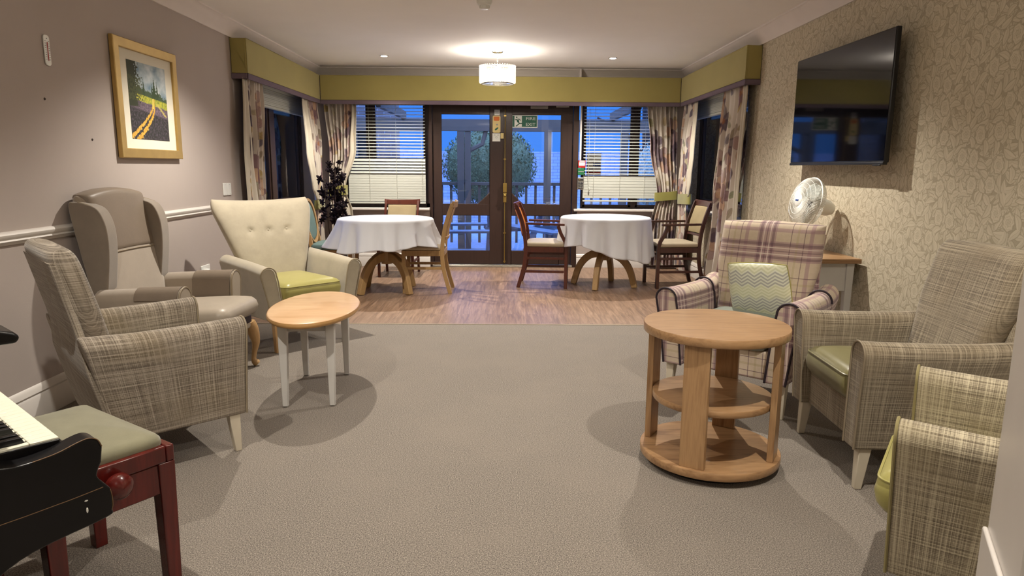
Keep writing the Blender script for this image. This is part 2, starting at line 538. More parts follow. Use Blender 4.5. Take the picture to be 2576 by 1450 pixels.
MT['cream_pipe'] = plain('cream piping', '#9c9078', .7, .3)
MT['lime'] = velvet('lime satin vinyl', '#a29b5c', .06, .32, .1)
MT['olive_vinyl'] = velvet('olive vinyl seat', '#76704a', .05, .32, .1)
MT['wing_velvet'] = velvet('taupe wing velvet', '#7d7163', .09)
MT['wing_light'] = velvet('pale taupe velvet', '#988b7b', .06)
MT['leather'] = velvet('taupe leather', '#7a6d5f', .05, .42, .05)
MT['leather_light'] = velvet('pale taupe leather', '#a29788', .05, .38, .05)
MT['white_leg'] = plain('whitewashed leg', '#c7bda9', .5, .4, var=.06)
MT['beech'] = wood('honey beech', '#a07c52', '#b59264', .4, (1,1,.1), 14)
MT['pale_top'] = wood('pale maple veneer', '#c39a6f', '#d6b088', .28, (.12,1,1), 10, coat=.2)
MT['pale_edge'] = wood('maple edge band', '#a9814f', '#b98f5b', .35, (1,1,1), 4)
MT['grey_paint'] = plain('pale grey painted wood', '#c2bfba', .5, .4, var=.03)
MT['oak'] = wood('oak laminate', '#775638', '#a8845e', .32, (.10,1,1), 11, coat=.1)
MT['oakv'] = wood('oak laminate upright', '#7a583a', '#a9865f', .34, (1,1,.08), 12, coat=.1)
MT['ash'] = wood('light ash wood', '#8f7048', '#a38458', .4, (1,1,.1), 14)
MT['mahog'] = wood('reddish mahogany', '#42221a', '#592c20', .3, (1,1,.1), 14, coat=.2)
MT['mahog_dark'] = wood('dark mahogany', '#37201b', '#472a22', .32, (1,1,.1), 14, coat=.2)
MT['beige_pad'] = plain('beige seat vinyl', '#a79a83', .5, .4)
MT['beige_weave'] = plain('beige woven back', '#978868', .8, .2, bumps=.3, bscale=300)
MT['orange_back'] = plain('orange wood back slat', '#b56a1e', .4, .4)
MT['teal'] = plain('teal vinyl', '#5f7773', .5, .4)
MT['cloth'] = plain('white table linen', '#c6c7cb', .8, .2, sheen=.2, var=.01)
MT['ebony'] = plain('black piano lacquer', '#060507', .3, .35, coat=.12, var=.1)
MT['worn'] = plain('worn brown edge', '#6b5137', .6, .3)
MT['ivory'] = plain('ivory key', '#e2dfcb', .25, .5, var=.01)
MT['cherry'] = wood('red cherry lacquer', '#3c0e0b', '#5a1712', .22, (1,1,.1), 10, coat=.5)
MT['green_velvet'] = velvet('faded green velour', '#7a765e', .12, .8, .4)
MT['black_plastic'] = plain('black plastic', '#101012', .35, .5)
MT['screen'] = plain('black glass screen', '#050507', .05, .35, var=.01)
MT['white_plastic'] = plain('white plastic', '#dcdcd6', .4, .5, var=.01)
MT['red_plastic'] = plain('red plastic', '#a5231f', .4, .5)
MT['green_plastic'] = plain('green plastic', '#1d5f38', .4, .5)
MT['steel'] = plain('brushed steel', '#a9a59c', .35, .5, metal=.9)
MT['brass'] = plain('brass', '#a58b4c', .35, .5, metal=.9)
MT['chrome'] = plain('chrome', '#d0ccc4', .15, .5, metal=1)
MT['gold'] = plain('satin gold frame', '#b5975a', .42, .5, metal=.55, var=.08, vscale=12)
MT['mount'] = plain('cream mount board', '#d9d3c2', .8, .2, var=.01)
MT['art'] = vcol('painted landscape', .6, 0)
MT['chev'] = chevron()
MT['sage'] = plain('sage satin', '#7d857c', .4, .5)
MT['fan_white'] = plain('fan white plastic', '#e2e2dc', .4, .5, var=.01)
MT['fan_blade'] = plain('fan blade plastic', '#d2d8d2', .25, .5, var=.01)
MT['leafdark'] = plain('dark purple leaf', '#1e171c', .9, .1)
MT['leafgreen'] = plain('green leaf', '#2c3a24', .5, .4)
MT['pot'] = plain('brown pot', '#3c302a', .6, .3)
MT['sign_green'] = plain('sign green', '#14543f', .5, .4)
MT['sign_white'] = plain('sign white', '#d7d7cf', .6, .3)
MT['orange_print'] = plain('orange print', '#c66a2b', .6, .3)
MT['cream_print'] = plain('cream print', '#cdb97e', .6, .3)
MT['blue_print'] = plain('blue print', '#2f4a8c', .6, .3)
MT['dark_print'] = plain('dark print', '#2a2a2e', .6, .3)
MT['grey_print'] = plain('grey print', '#8d8d8a', .6, .3)
MT['hedge'] = plain('evergreen leaves', '#858a5c', .7, .3, var=.5, vscale=40)
MT['hedge_pale'] = plain('pale evergreen leaves', '#aab3a0', .7, .3, var=.5, vscale=30)
MT['bark'] = plain('bark', '#3a2e28', .9, .2)
MT['deck'] = plain('grey decking', '#9a9da3', .6, .4, var=.15)
MT['postwood'] = plain('weathered post', '#7f6a55', .8, .2)
MT['brickw'] = brick('white brick', '#c9c9d2', '#bdbdc8', '#9a9aa6')
MT['brickr'] = brick('brown brick', '#8d776c', '#9b8274', '#b5aca4')
MT['gravel'] = plain('paving', '#9ba1ab', .9, .2, var=.2, vscale=20)
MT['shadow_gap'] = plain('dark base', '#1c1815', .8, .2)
MT['bulb'] = emit('lamp bulb', (1, .85, .62, 1), 14)
MT['downlight'] = emit('downlight lens', (1, .86, .66, 1), 90)
# ================================================================== ROOM SHELL
XL, XR, YB, YF, ZC = -2.3, 2.2, 8.55, -3.4, 2.4
ST = 'structure'
def struct(name, mb, mat, **k): return obj(name, mb, MT[mat], kind=ST, **k)

struct('floor', M_(box(XL-.3, XR+.3, YF-.2, 5.335, -.12, 0)), 'carpet')
struct('floor', M_(box(XL-.3, XR+.3, 5.335, YB+.35, -.12, 0)), 'planks')
struct('trim_1', M_(box(XL, XR, 5.325, 5.345, 0, .003)), 'pipe_taupe')
struct('ceiling', M_(box(XL-.4, XR+.4, YF-.2, YB+.5, ZC, ZC+.12)), 'ceiling')
# left wall: solid up to the bay window, then low wall and lintel
LY0, LY1 = 6.22, 8.42
struct('wall_left', M_(box(XL-.21, XL, YF, LY0, 0, ZC), box(XL-.21, XL, LY0, LY1, 0, .735), box(XL-.21, XL, LY0, LY1, 2.12, ZC), box(XL-.21, XL, LY1, YB, 0, ZC)), 'paint')
RY0, RY1 = 6.36, 8.40
struct('wall_right', M_(box(XR, XR+.21, YF, RY0, 0, ZC), box(XR, XR+.21, RY0, RY1, 0, .735), box(XR, XR+.21, RY0, RY1, 2.12, ZC), box(XR, XR+.21, RY1, YB, 0, ZC)), 'wallpaper')
struct('wall_front', M_(box(XL-.3, XR+.3, YF-.2, YF, 0, ZC)), 'paint')
DX0, DX1 = -.925, .90
struct('wall_back', M_(box(XL-.21, DX0, YB, YB+.2, 0, .715), box(DX1, XR+.21, YB, YB+.2, 0, .715), box(XL-.21, -1.99, YB, YB+.2, .715, 2.12), box(1.98, XR+.21, YB, YB+.2, .715, 2.12),
       box(XL-.21, XR+.21, YB, YB+.2, 2.12, ZC)), 'paint')
# cornice
cp = [(0, 2.29), (.012, 2.29), (.022, 2.315), (.05, 2.345), (.082, 2.372), (.095, 2.385), (.105, 2.388), (.105, 2.4), (0, 2.4)]
struct('trim_2', M_((prism([(XL + a, z) for a, z in cp], YF, YB, 'XZ')), ), 'cornice')
struct('trim_3', M_((prism([(XR - a, z) for a, z in cp], YF, YB, 'XZ')), ), 'cornice')
struct('trim_4', M_((prism([(YB - a, z) for a, z in cp], XL, XR, 'YZ')), box(.885, .905, YB-.13, YB, 2.3, 2.392)), 'cornice')
# dado rail, left wall
dp = [(0,.865),(.008,.868),(.012,.878),(.02,.885),(.014,.893),(.022,.903),(.024,.915),(.018,.924),(.010,.928),(0,.93)]
struct('trim_5', M_(prism([(XL + a, z) for a, z in dp], YF, LY0-.03, 'XZ')), 'gloss_white')
# skirting boards
bp = [(0, 0), (.02, 0), (.02, .115), (.014, .125), (.018, .135), (.012, .155), (.006, .165), (0, .17)]
bd = [(a, z) for a, z in bp]
struct('baseboard_left', M_(prism([(XL + a, z) for a, z in bd], YF, YB, 'XZ')), 'gloss_white')
struct('baseboard_right', M_(prism([(XR - a, z) for a, z in bd], YF, YB, 'XZ')), 'gloss_white')
struct('baseboard_back', M_(prism([(YB - a, z) for a, z in bd], XL, DX0-.005, 'YZ'), prism([(YB - a, z) for a, z in bd], DX1+.005, XR, 'YZ')), 'gloss_white')
# pale wall end beside the viewer, right edge of the picture
a28 = R_(28)
dl = obj('wall_right', M_(box(0, .12, -.30, 0, 0, ZC)), MT['gloss_white'], bevel=.003, loc=(.984, 1.272, 0), rotz=-a28, kind=ST)
obj('wall_panelling', M_(box(-.010, .0, -.30, -.002, .0, .53)), MT['gloss_white'], dl, bevel=.004)

# ------------------------------------------------------------------ double door
door = thing('door_1', 'dark brown double glazed garden doors between the two back windows', 'door', (0, 8.6, 0)); door['kind'] = ST
F = MT['darkwood']
obj('door_frame', M_(box(DX0, -.89, -.06, .06, 0, 2.12), box(.835, DX1, -.06, .06, 0, 2.12), box(DX0, DX1, -.06, .06, 2.05, 2.12)), F, door, bevel=.004)
obj('threshold', M_(box(-.9, .85, -.10, .05, .0, .018), box(-.9, .85, -.085, -.03, .018, .03)), MT['steel'], door, bevel=.003)
def leaf(x0, x1, gx0, gx1, cut):
    """leaf with chamfered upper pane: built as stiles, rails and a corner gusset"""
    zt, zb = 1.872, .786
    sh = [box(x0, gx0, -.022, .022, .03, 2.05), box(gx1, x1, -.022, .022, .03, 2.05),
          box(gx0, gx1, -.022, .022, zt, 2.05), box(gx0, gx1, -.022, .022, .645, zb), box(gx0, gx1, -.022, .022, .03, .2)]
    if cut > 0: sh.append(prism([(gx1, zb), (gx1, zb+.142), (gx1-.145, zb)], -.022, .022, 'XZ'))
    else: sh.append(prism([(gx0, zb), (gx0, zb+.142), (gx0+.145, zb)], -.022, .022, 'XZ'))
    lf = obj('door_leaf', M_(*sh), F, door, bevel=.003)
    obj('pane', M_(box(gx0, gx1, .004, .010, zb, zt), box(gx0, gx1, .004, .010, .2, .645)), MT['glass'], lf)
    bd_ = []
    e = .006
    if cut > 0: pth = [(gx0, zb), (gx1-.145, zb), (gx1, zb+.142), (gx1, zt), (gx0, zt)]
    else: pth = [(gx0+.145, zb), (gx1, zb), (gx1, zt), (gx0, zt), (gx0, zb+.142)]
    bd_.append(tube([(x, -.014, z) for x, z in pth], .005, 6, True))
    bd_.append(tube([(x, -.014, z) for x, z in [(gx0, .2), (gx1, .2), (gx1, .645), (gx0, .645)]], .005, 6, True))
    obj('glazing_bead', M_(*bd_), F, lf)
    return lf
lf1 = leaf(-.888, -.012, -.779, -.187, 1)
lf2 = leaf(.000, .832, .085, .687, -1)
obj('astragal', M_(box(-.022, .012, -.034, -.012, .03, 2.05)), F, lf2, bevel=.003)
obj('bolt_rod', M_(tube([(0, -.045, .05), (0, -.045, 1.93)], .006, 8), *[box(-.014, .014, -.05, -.03, z, z+.016) for z in (.06, .42, 1.33, 1.85)]), MT['brass'], lf2)
obj('lock_box', M_(box(-.022, .026, -.075, -.03, .93, 1.045), box(-.018, .022, -.085, -.03, .81, .925), (sphere(.017), T(.003, -.09, .895))), MT['brass'], lf2, bevel=.004)
obj('door_closer', M_(box(.31, .52, -.07, -.02, 1.945, 2.0), box(.62, .78, -.06, -.02, 1.962, 1.99)), MT['steel'], lf2, bevel=.004)

# fire exit sign on the glass
def font(txt, size, loc, mat, name, parent, w=None, ext=.0006, rx=PI/2, al='LEFT'):
    cu = bpy.data.curves.new(name, 'FONT'); cu.body = txt; cu.size = size; cu.extrude = ext; cu.align_x = al
    o = bpy.data.objects.new(name, cu); COL.objects.link(o)
    dg = bpy.context.evaluated_depsgraph_get(); dg.update()
    me = bpy.data.meshes.new_from_object(o.evaluated_get(dg))
    bpy.data.objects.remove(o)
    xs = [v.co.x for v in me.vertices] or [0]
    k = w/(max(xs)-min(xs)) if w else 1
    for v in me.vertices: v.co.x = (v.co.x)*k
    me.materials.clear(); me.materials.append(mat)
    ob = bpy.data.objects.new(name, me); COL.objects.link(ob)
    ob.rotation_euler = (rx, 0, 0); ob.location = loc
    if parent: ob.parent = parent
    return ob
sg = thing('fire_exit_sign', 'green and white sign reading FIRE EXIT with running figure on right door glass', 'sign', (.240, 8.596, 1.793))
obj('plate', M_(box(-.158, .158, -.002, .002, -.074, .078)), MT['sign_white'], sg, bevel=.002)
obj('green_field', M_(box(-.148, .148, -.0035, -.002, -.064, .068)), MT['sign_green'], sg)
obj('figure_field', M_(box(-.125, -.035, -.0045, -.0035, -.062, .066)), MT['sign_white'], sg)
fig = [tube([(-.088, -.006, .018), (-.078, -.006, -.008)], [.013, .011], 8), (sphere(.0095, 10, 6, 1, .3, 1), T(-.098, -.006, .05)),
       tube([(-.080, -.006, -.008), (-.064, -.006, -.024), (-.072, -.006, -.030), (-.098, -.006, -.052), (-.108, -.006, -.054)], .0055, 6),
       tube([(-.078, -.006, -.010), (-.058, -.006, -.026), (-.030, -.006, -.022), (-.026, -.006, -.030)], .0055, 6),
       tube([(-.086, -.006, .030), (-.066, -.006, .028), (-.052, -.006, .012)], .0045, 6),
       tube([(-.090, -.006, .030), (-.108, -.006, .018), (-.118, -.006, .022)], .0045, 6)]
obj('running_figure', M_(*fig), MT['sign_green'], sg)
font('FIRE', .05, (.012, -.0045, .018), MT['sign_white'], 'lettering', sg, .115)
font('EXIT', .05, (.012, -.0045, -.052), MT['sign_white'], 'lettering', sg, .115)
# notices on the left leaf
n1 = thing('notice', 'small grey typed notice at the top of the left door stile', 'notice', (-.098, 8.576, 1.90))
obj('card', M_(box(-.032, .032, -.001, .001, -.035, .03)), MT['sign_white'], n1)
obj('printed_lines', M_(*[box(-.028, .026-.004*(k % 3), -.0022, -.001, .02-.010*k, .0245-.010*k) for k in range(5)]), MT['grey_print'], n1)
n2 = thing('notice', 'yellow card with orange top and green leaf on the left door stile', 'notice', (-.104, 8.576, 1.757))
obj('card', M_(prism(rrect(.096, .205, .018), -.001, .001, 'XZ')), MT['cream_print'], n2)
obj('orange_patch', M_(prism(rrect(.068, .05, .012, cy=.066), -.002, -.001, 'XZ')), MT['orange_print'], n2)
obj('leaf_print', M_(prism([(-.030+.022*math.cos(a)+.03, -.055+.022*math.sin(a)*.6+.012*math.cos(a)) for a in [k*PI/8 for k in range(16)]], -.002, -.001, 'XZ')), MT['sign_green'], n2)
obj('petal_print', M_(prism([(.006+.013*math.cos(a), -.005+.011*math.sin(a)) for a in [k*PI/6 for k in range(12)]], -.002, -.001, 'XZ')), MT['grey_print'], n2)
n3 = thing('notice', 'white card with a small round emblem below the yellow card', 'notice', (-.106, 8.576, 1.60))
obj('card', M_(box(-.048, .048, -.001, .001, -.048, .048)), MT['sign_white'], n3)
obj('emblem', M_((lathe([(.009, 0), (.012, 0), (.012, .001), (.009, .001), (.009, 0)], 20, False), T(0, -.002, 0) @ RX(PI/2)), box(-.030, -.012, -.002, -.001, .025, .031), box(.012, .030, -.002, -.001, .025, .031)), MT['grey_print'], n3)
n4 = tag(obj('door_contact', M_(box(-.02, .018, -.012, .0, -.033, .033)), MT['cream_print'], loc=(-.034, 8.566, 1.617), bevel=.003), 'small cream magnetic contact beside the white card on the door edge', 'door contact')

# fittings right of the door
cp_ = thing('fire_call_point', 'red fire alarm call point on the frame right of the doors', 'alarm', (.945, 8.536, 1.285))
obj('housing', M_(box(-.045, .045, -.02, .012, -.045, .045)), MT['red_plastic'], cp_, bevel=.004)
obj('front_plate', M_(box(-.036, .036, -.023, -.02, -.018, .022), box(-.03, .034, -.023, -.02, .030, .041)), MT['sign_white'], cp_)
obj('arrow_marks', M_(*[prism([(x-.005, .0), (x+.005, .0), (x, .006)], -.025, -.023, 'XZ') for x in (-.016, 0, .016)]), MT['dark_print'], cp_)
gc = thing('emergency_release', 'green door release box below the red call point', 'door release', (.938, 8.536, 1.195))
obj('housing', M_(box(-.043, .043, -.022, .012, -.042, .042)), MT['green_plastic'], gc, bevel=.004)
obj('front_plate', M_(box(-.035, .035, -.025, -.022, -.006, .004)), MT['grey_print'], gc)
kp = thing('keypad', 'metal door keypad with round buttons right of the doors', 'keypad', (.935, 8.535, 1.048))
obj('housing', M_(box(-.040, .040, -.022, .012, -.074, .074)), MT['steel'], kp, bevel=.006)
obj('button_panel', M_(box(-.030, .030, -.025, -.022, -.062, .022), box(-.030, .032, -.025, -.022, .036, .062)), MT['dark_print'], kp, bevel=.003)
for r_ in range(4):
    for c_ in range(3):
        obj('button', M_((lathe([(.0065, 0), (.0065, .003), (.004, .004)], 12), T(-.018+.018*c_, -.025, .012-.021*r_) @ RX(PI/2))), MT['steel'], kp)
obj('indicator_light', M_((sphere(.010), T(-.014, -.027, .049))), MT['brass'], kp)
tag(obj('cable_trunking', M_(box(-.01, .012, -.012, .0, 1.335, 2.0)), MT['gloss_white'], loc=(.925, 8.54, 0), bevel=.002), 'thin white cable trunking running up from the red call point', 'cable trunking')

# ------------------------------------------------------------------ windows
def window(name, x0, x1, z0, z1, mull, M, sillw=.16, sill=(0, 0), fr=.055, mw=.06):
    """built in its own plane: x along the wall, y depth (0 = room face), placed with matrix M"""
    w = bpy.data.objects.new(name, None); COL.objects.link(w); w.matrix_world = M; w['kind'] = ST
    sh = [box(x0, x0+fr, .14, .20, z0, z1), box(x1-fr, x1, .14, .20, z0, z1), box(x0, x1, .14, .20, z1-fr, z1), box(x0, x1, .14, .20, z0, z0+fr)]
    for m in mull: sh.append(box(m-mw/2, m+mw/2, .135, .205, z0, z1))
    obj('window_frame', M_(*sh), MT['darkwood'], w, bevel=.004)
    e = fr+.012
    xs = [x0+fr] + [m for m in mull] + [x1-fr]
    cas = []
    for a, b in zip(xs[:-1], xs[1:]):
        a2 = a + (mw/2 if a in mull else 0); b2 = b - (mw/2 if b in mull else 0)
        cas += [box(a2, a2+.03, .15, .19, z0+fr, z1-fr), box(b2-.03, b2, .15, .19, z0+fr, z1-fr), box(a2, b2, .15, .19, z0+fr, z0+fr+.03), box(a2, b2, .15, .19, z1-fr-.03, z1-fr)]
    obj('casement', M_(*cas), MT['darkwood'], w, bevel=.003)
    obj('pane', M_(box(x0+fr, x1-fr, .168, .174, z0+fr, z1-fr)), MT['glass'], w)
    obj('window_sill', M_(box(x0-sill[0], x1+sill[1], -.035, .16, z0-.028, z0+.002)), MT['gloss_white'], w, bevel=.008, seg=3)
    return w
window('window_1', -1.99, -.925, .735, 2.12, [-1.655], T(0, YB-.05, 0), sill=(.0, -.0))
window('window_2', .955, 1.98, .735, 2.12, [1.61], T(0, YB-.05, 0), sill=(.10, .0), fr=.02)
MLW = Matrix(((0,-1,0,XL),(1,0,0,0),(0,0,1,0),(0,0,0,1))); MRW = Matrix(((0,1,0,XR),(-1,0,0,0),(0,0,1,0),(0,0,0,1)))
window('window_3', LY0, LY1, .765, 2.12, [7.36], MLW, mw=.15, fr=.09)
window('window_4', -RY1, -RY0, .765, 2.12, [-7.35], MRW, mw=.15, fr=.09)

# ------------------------------------------------------------------ pelmets
def pelmet(label, parts_top, parts_low):
    p = thing('pelmet', label, 'pelmet', group=None)
    obj('fabric_board', M_(*parts_top), MT['olive'], p, bevel=.006, seg=3)
    obj('trim_band', M_(*parts_low), MT['purple'], p, bevel=.004)
    return p
ZT, ZM, ZL = 2.285, 2.003, 1.957
PL, PR, PB = -2.165, 2.065, 8.285
t_ = .018
pelmet('olive pelmet box over the left side window', [box(PL-t_, PL, 5.985, PB, ZM, ZT), box(XL+.003, PL, 5.985, 5.985+t_, ZM, ZT), box(XL+.003, PL, 5.985, YB-.003, ZT-.012, ZT)],
       [box(PL-t_, PL+.002, 5.983, PB, ZL, ZM), box(XL, PL+.002, 5.983, 5.985+t_, ZL, ZM)])
pelmet('long olive pelmet across the back above the garden doors', [box(PL+.004, PR-.004, PB, PB+t_, ZM, ZT), box(PL, PR, PB+t_, YB-.003, ZT-.012, ZT)],
       [box(PL+.004, PR-.004, PB-.002, PB+t_, ZL, ZM)])
pelmet('olive pelmet box over the right side window', [box(PR, PR+t_, 6.09, PB, ZM, ZT), box(PR, XR-.003, 6.09, 6.09+t_, ZM, ZT), box(PR, XR-.003, 6.09, YB-.003, ZT-.012, ZT)],
       [box(PR-.002, PR+t_, 6.088, PB, ZL, ZM), box(PR-.002, XR, 6.088, 6.09+t_, ZL, ZM)])

# ------------------------------------------------------------------ blinds
def slat(x0, x1, y, z, w, tilt, th=.003):
    c, s_ = math.cos(tilt)*w/2, math.sin(tilt)*w/2
    return prism([(y-c, z-s_), (y, z+.004), (y+c, z+s_), (y+c, z+s_+th), (y, z+.004+th), (y-c, z-s_+th)], x0, x1, 'YZ')
def blind(label, x0, x1, rows, zb, M, cords, raised=False, wand=None):
    b = thing('venetian_blind', label, 'blind'); b.matrix_world = M
    top = 2.03
    if raised:
        obj('headrail', M_(box(x0, x1, .05, .10, 1.985, 2.03)), MT['blind'], b, bevel=.003)
        obj('slats', M_(*[box(x0+.005, x1-.005, .052+.002*(k % 2), .098, 1.834+.0165*k, 1.834+.0165*k+.0150) for k in range(9)]), MT['blind'], b)
        obj('bottom_rail', M_(box(x0+.005, x1-.005, .05, .10, 1.808, 1.832)), MT['blind'], b, bevel=.004)
    else:
        obj('headrail', M_(box(x0, x1, .04, .09, 1.99, 2.035)), MT['blind'], b, bevel=.003)
        obj('slats', M_(*[slat(x0+.003, x1-.003, .065, z, .048 if t < 1.2 else .036, t, .003 if t < 1.2 else .002) for z, t in rows]), MT['blind'], b)
        obj('bottom_rail', M_(box(x0+.003, x1-.003, .045, .085, zb, zb+.02)), MT['blind'], b, bevel=.004)
        obj('ladder_cords', M_(*[tube([(x, .040, zb+.01), (x, .040, 2.0)], .0016, 4) for x in cords]), MT['blind'], b)
    if wand:
        obj('pull_cord', M_(tube(wand, .002, 5), (sphere(.010, 8, 6, 1, 1, 2.2), T(*wand[-1]))), MT['blind'], b)
    return b
rows = []
z = 1.975
while z > 1.35: rows.append((z, R_(14))); z -= .0385
while z > 1.17: rows.append((z, R_(48))); z -= .036
while z > .815: rows.append((z, R_(86))); z -= .031
blind('cream slatted blind left of the doors, lower half closed', -1.93, -.975, rows, .785, T(0, YB-.05, 0), (-1.66, -1.33, -1.02))
rows = []; z = 1.975
while z > 1.15: rows.append((z, R_(12))); z -= .0385
while z > .86: rows.append((z, R_(85))); z -= .0345
blind('cream slatted blind right of the doors, mostly open', .965, 1.93, rows, .825, T(0, YB-.05, 0), (1.10, 1.42, 1.72), wand=[(1.03, .03, 1.95), (1.03, .03, 1.15), (1.045, .03, .98)])
blind('cream blind raised to the top of the left side window', LY0+.05, LY1-.05, None, 0, MLW, (), True, None)
blind('cream blind raised to the top of the right side window', -RY1+.05, -RY0-.05, None, 0, MRW, (), True, None)
tag(obj('window_notice', M_(box(1.02, 1.20, 8.662, 8.664, 1.15, 1.42)), MT['sign_white']), 'white safety notice stuck on the right back window behind the blind', 'notice')
nt_ = [o for o in COL.objects if o.name == 'window_notice'][0]
obj('red_strip', M_(box(1.022, 1.198, 8.660, 8.662, 1.16, 1.19)), MT['red_plastic'], nt_)
obj('blue_strip', M_(box(1.10, 1.195, 8.660, 8.662, 1.26, 1.30)), MT['blue_print'], nt_)

# ------------------------------------------------------------------ curtains
def floral_cols(U, V, seed):
    """watercolour flowers in cloth coordinates (metres); returns N x 3 linear colours"""
    rng = np.random.RandomState(seed)
    c = np.tile(np.array(lin('#beb4a7')[:3]), (len(U), 1))
    def blend(mask, col, a):
        m = (mask*a)[:, None]; c[:] = c*(1-m) + np.array(lin(col)[:3])*m
    def soft(d, e=.07): return np.clip((1-d)/e, 0, 1)
    W, H = U.max()+.1, V.max()+.1
    pal = ['#5d4a50', '#7c6062', '#8d7570', '#54454f', '#937a76']
    leafp = ['#877a66', '#7f8066', '#9c9074', '#5f5661', '#a08b58', '#8d7f72']
    for i in range(int(W*H*34)):             # leaves and stems
        x, y = rng.uniform(-.05, W), rng.uniform(0, H); a = rng.uniform(0, PI*2); L = rng.uniform(.06, .11); w = L*rng.uniform(.35, .5)
        dx, dy = U-x, V-y
        p = (dx*math.cos(a)+dy*math.sin(a))/L; q = (-dx*math.sin(a)+dy*math.cos(a))/w
        d = np.sqrt(p*p + q*q) + .21*np.abs(p)
        blend(soft(d), leafp[rng.randint(len(leafp))], rng.uniform(.6, 1.0))
        blend(soft(np.sqrt((p*1.05)**2 + (q*9)**2), .5), '#5d5550', .35)
    for i in range(int(W*H*13)):            # flowers
        x, y = rng.uniform(0, W), rng.uniform(0, H); R0 = rng.uniform(.075, .125); a0 = rng.uniform(0, PI)
        big = pal[rng.randint(len(pal))]; n = 5
        for j in range(n):
            a = a0 + j*2*PI/n + rng.uniform(-.2, .2)
            cx_, cy_ = x + math.cos(a)*R0*.75, y + math.sin(a)*R0*.75
            dx, dy = U-cx_, V-cy_
            p = (dx*math.cos(a)+dy*math.sin(a))/(R0*.72); q = (-dx*math.sin(a)+dy*math.cos(a))/(R0*.52)
            d = np.sqrt(p*p+q*q)
            blend(soft(d, .1), big if rng.rand() < .75 else '#b3937a', rng.uniform(.7, 1.0))
            blend(soft(np.abs(d-.93)/.08, .6), '#4b3a46', .35)
        d = np.sqrt((U-x)**2+(V-y)**2)/(R0*.3)
        blend(soft(d, .3), '#8a5a3c' if rng.rand() < .5 else '#3c2833', .85)
    return c

def set_cols(o, cols):
    me = o.data
    ca = me.color_attributes.new('Col', 'FLOAT_COLOR', 'POINT')
    a = np.ones((len(me.vertices), 4), dtype=np.float32); a[:, :3] = cols
    ca.data.foreach_set('color', a.ravel())

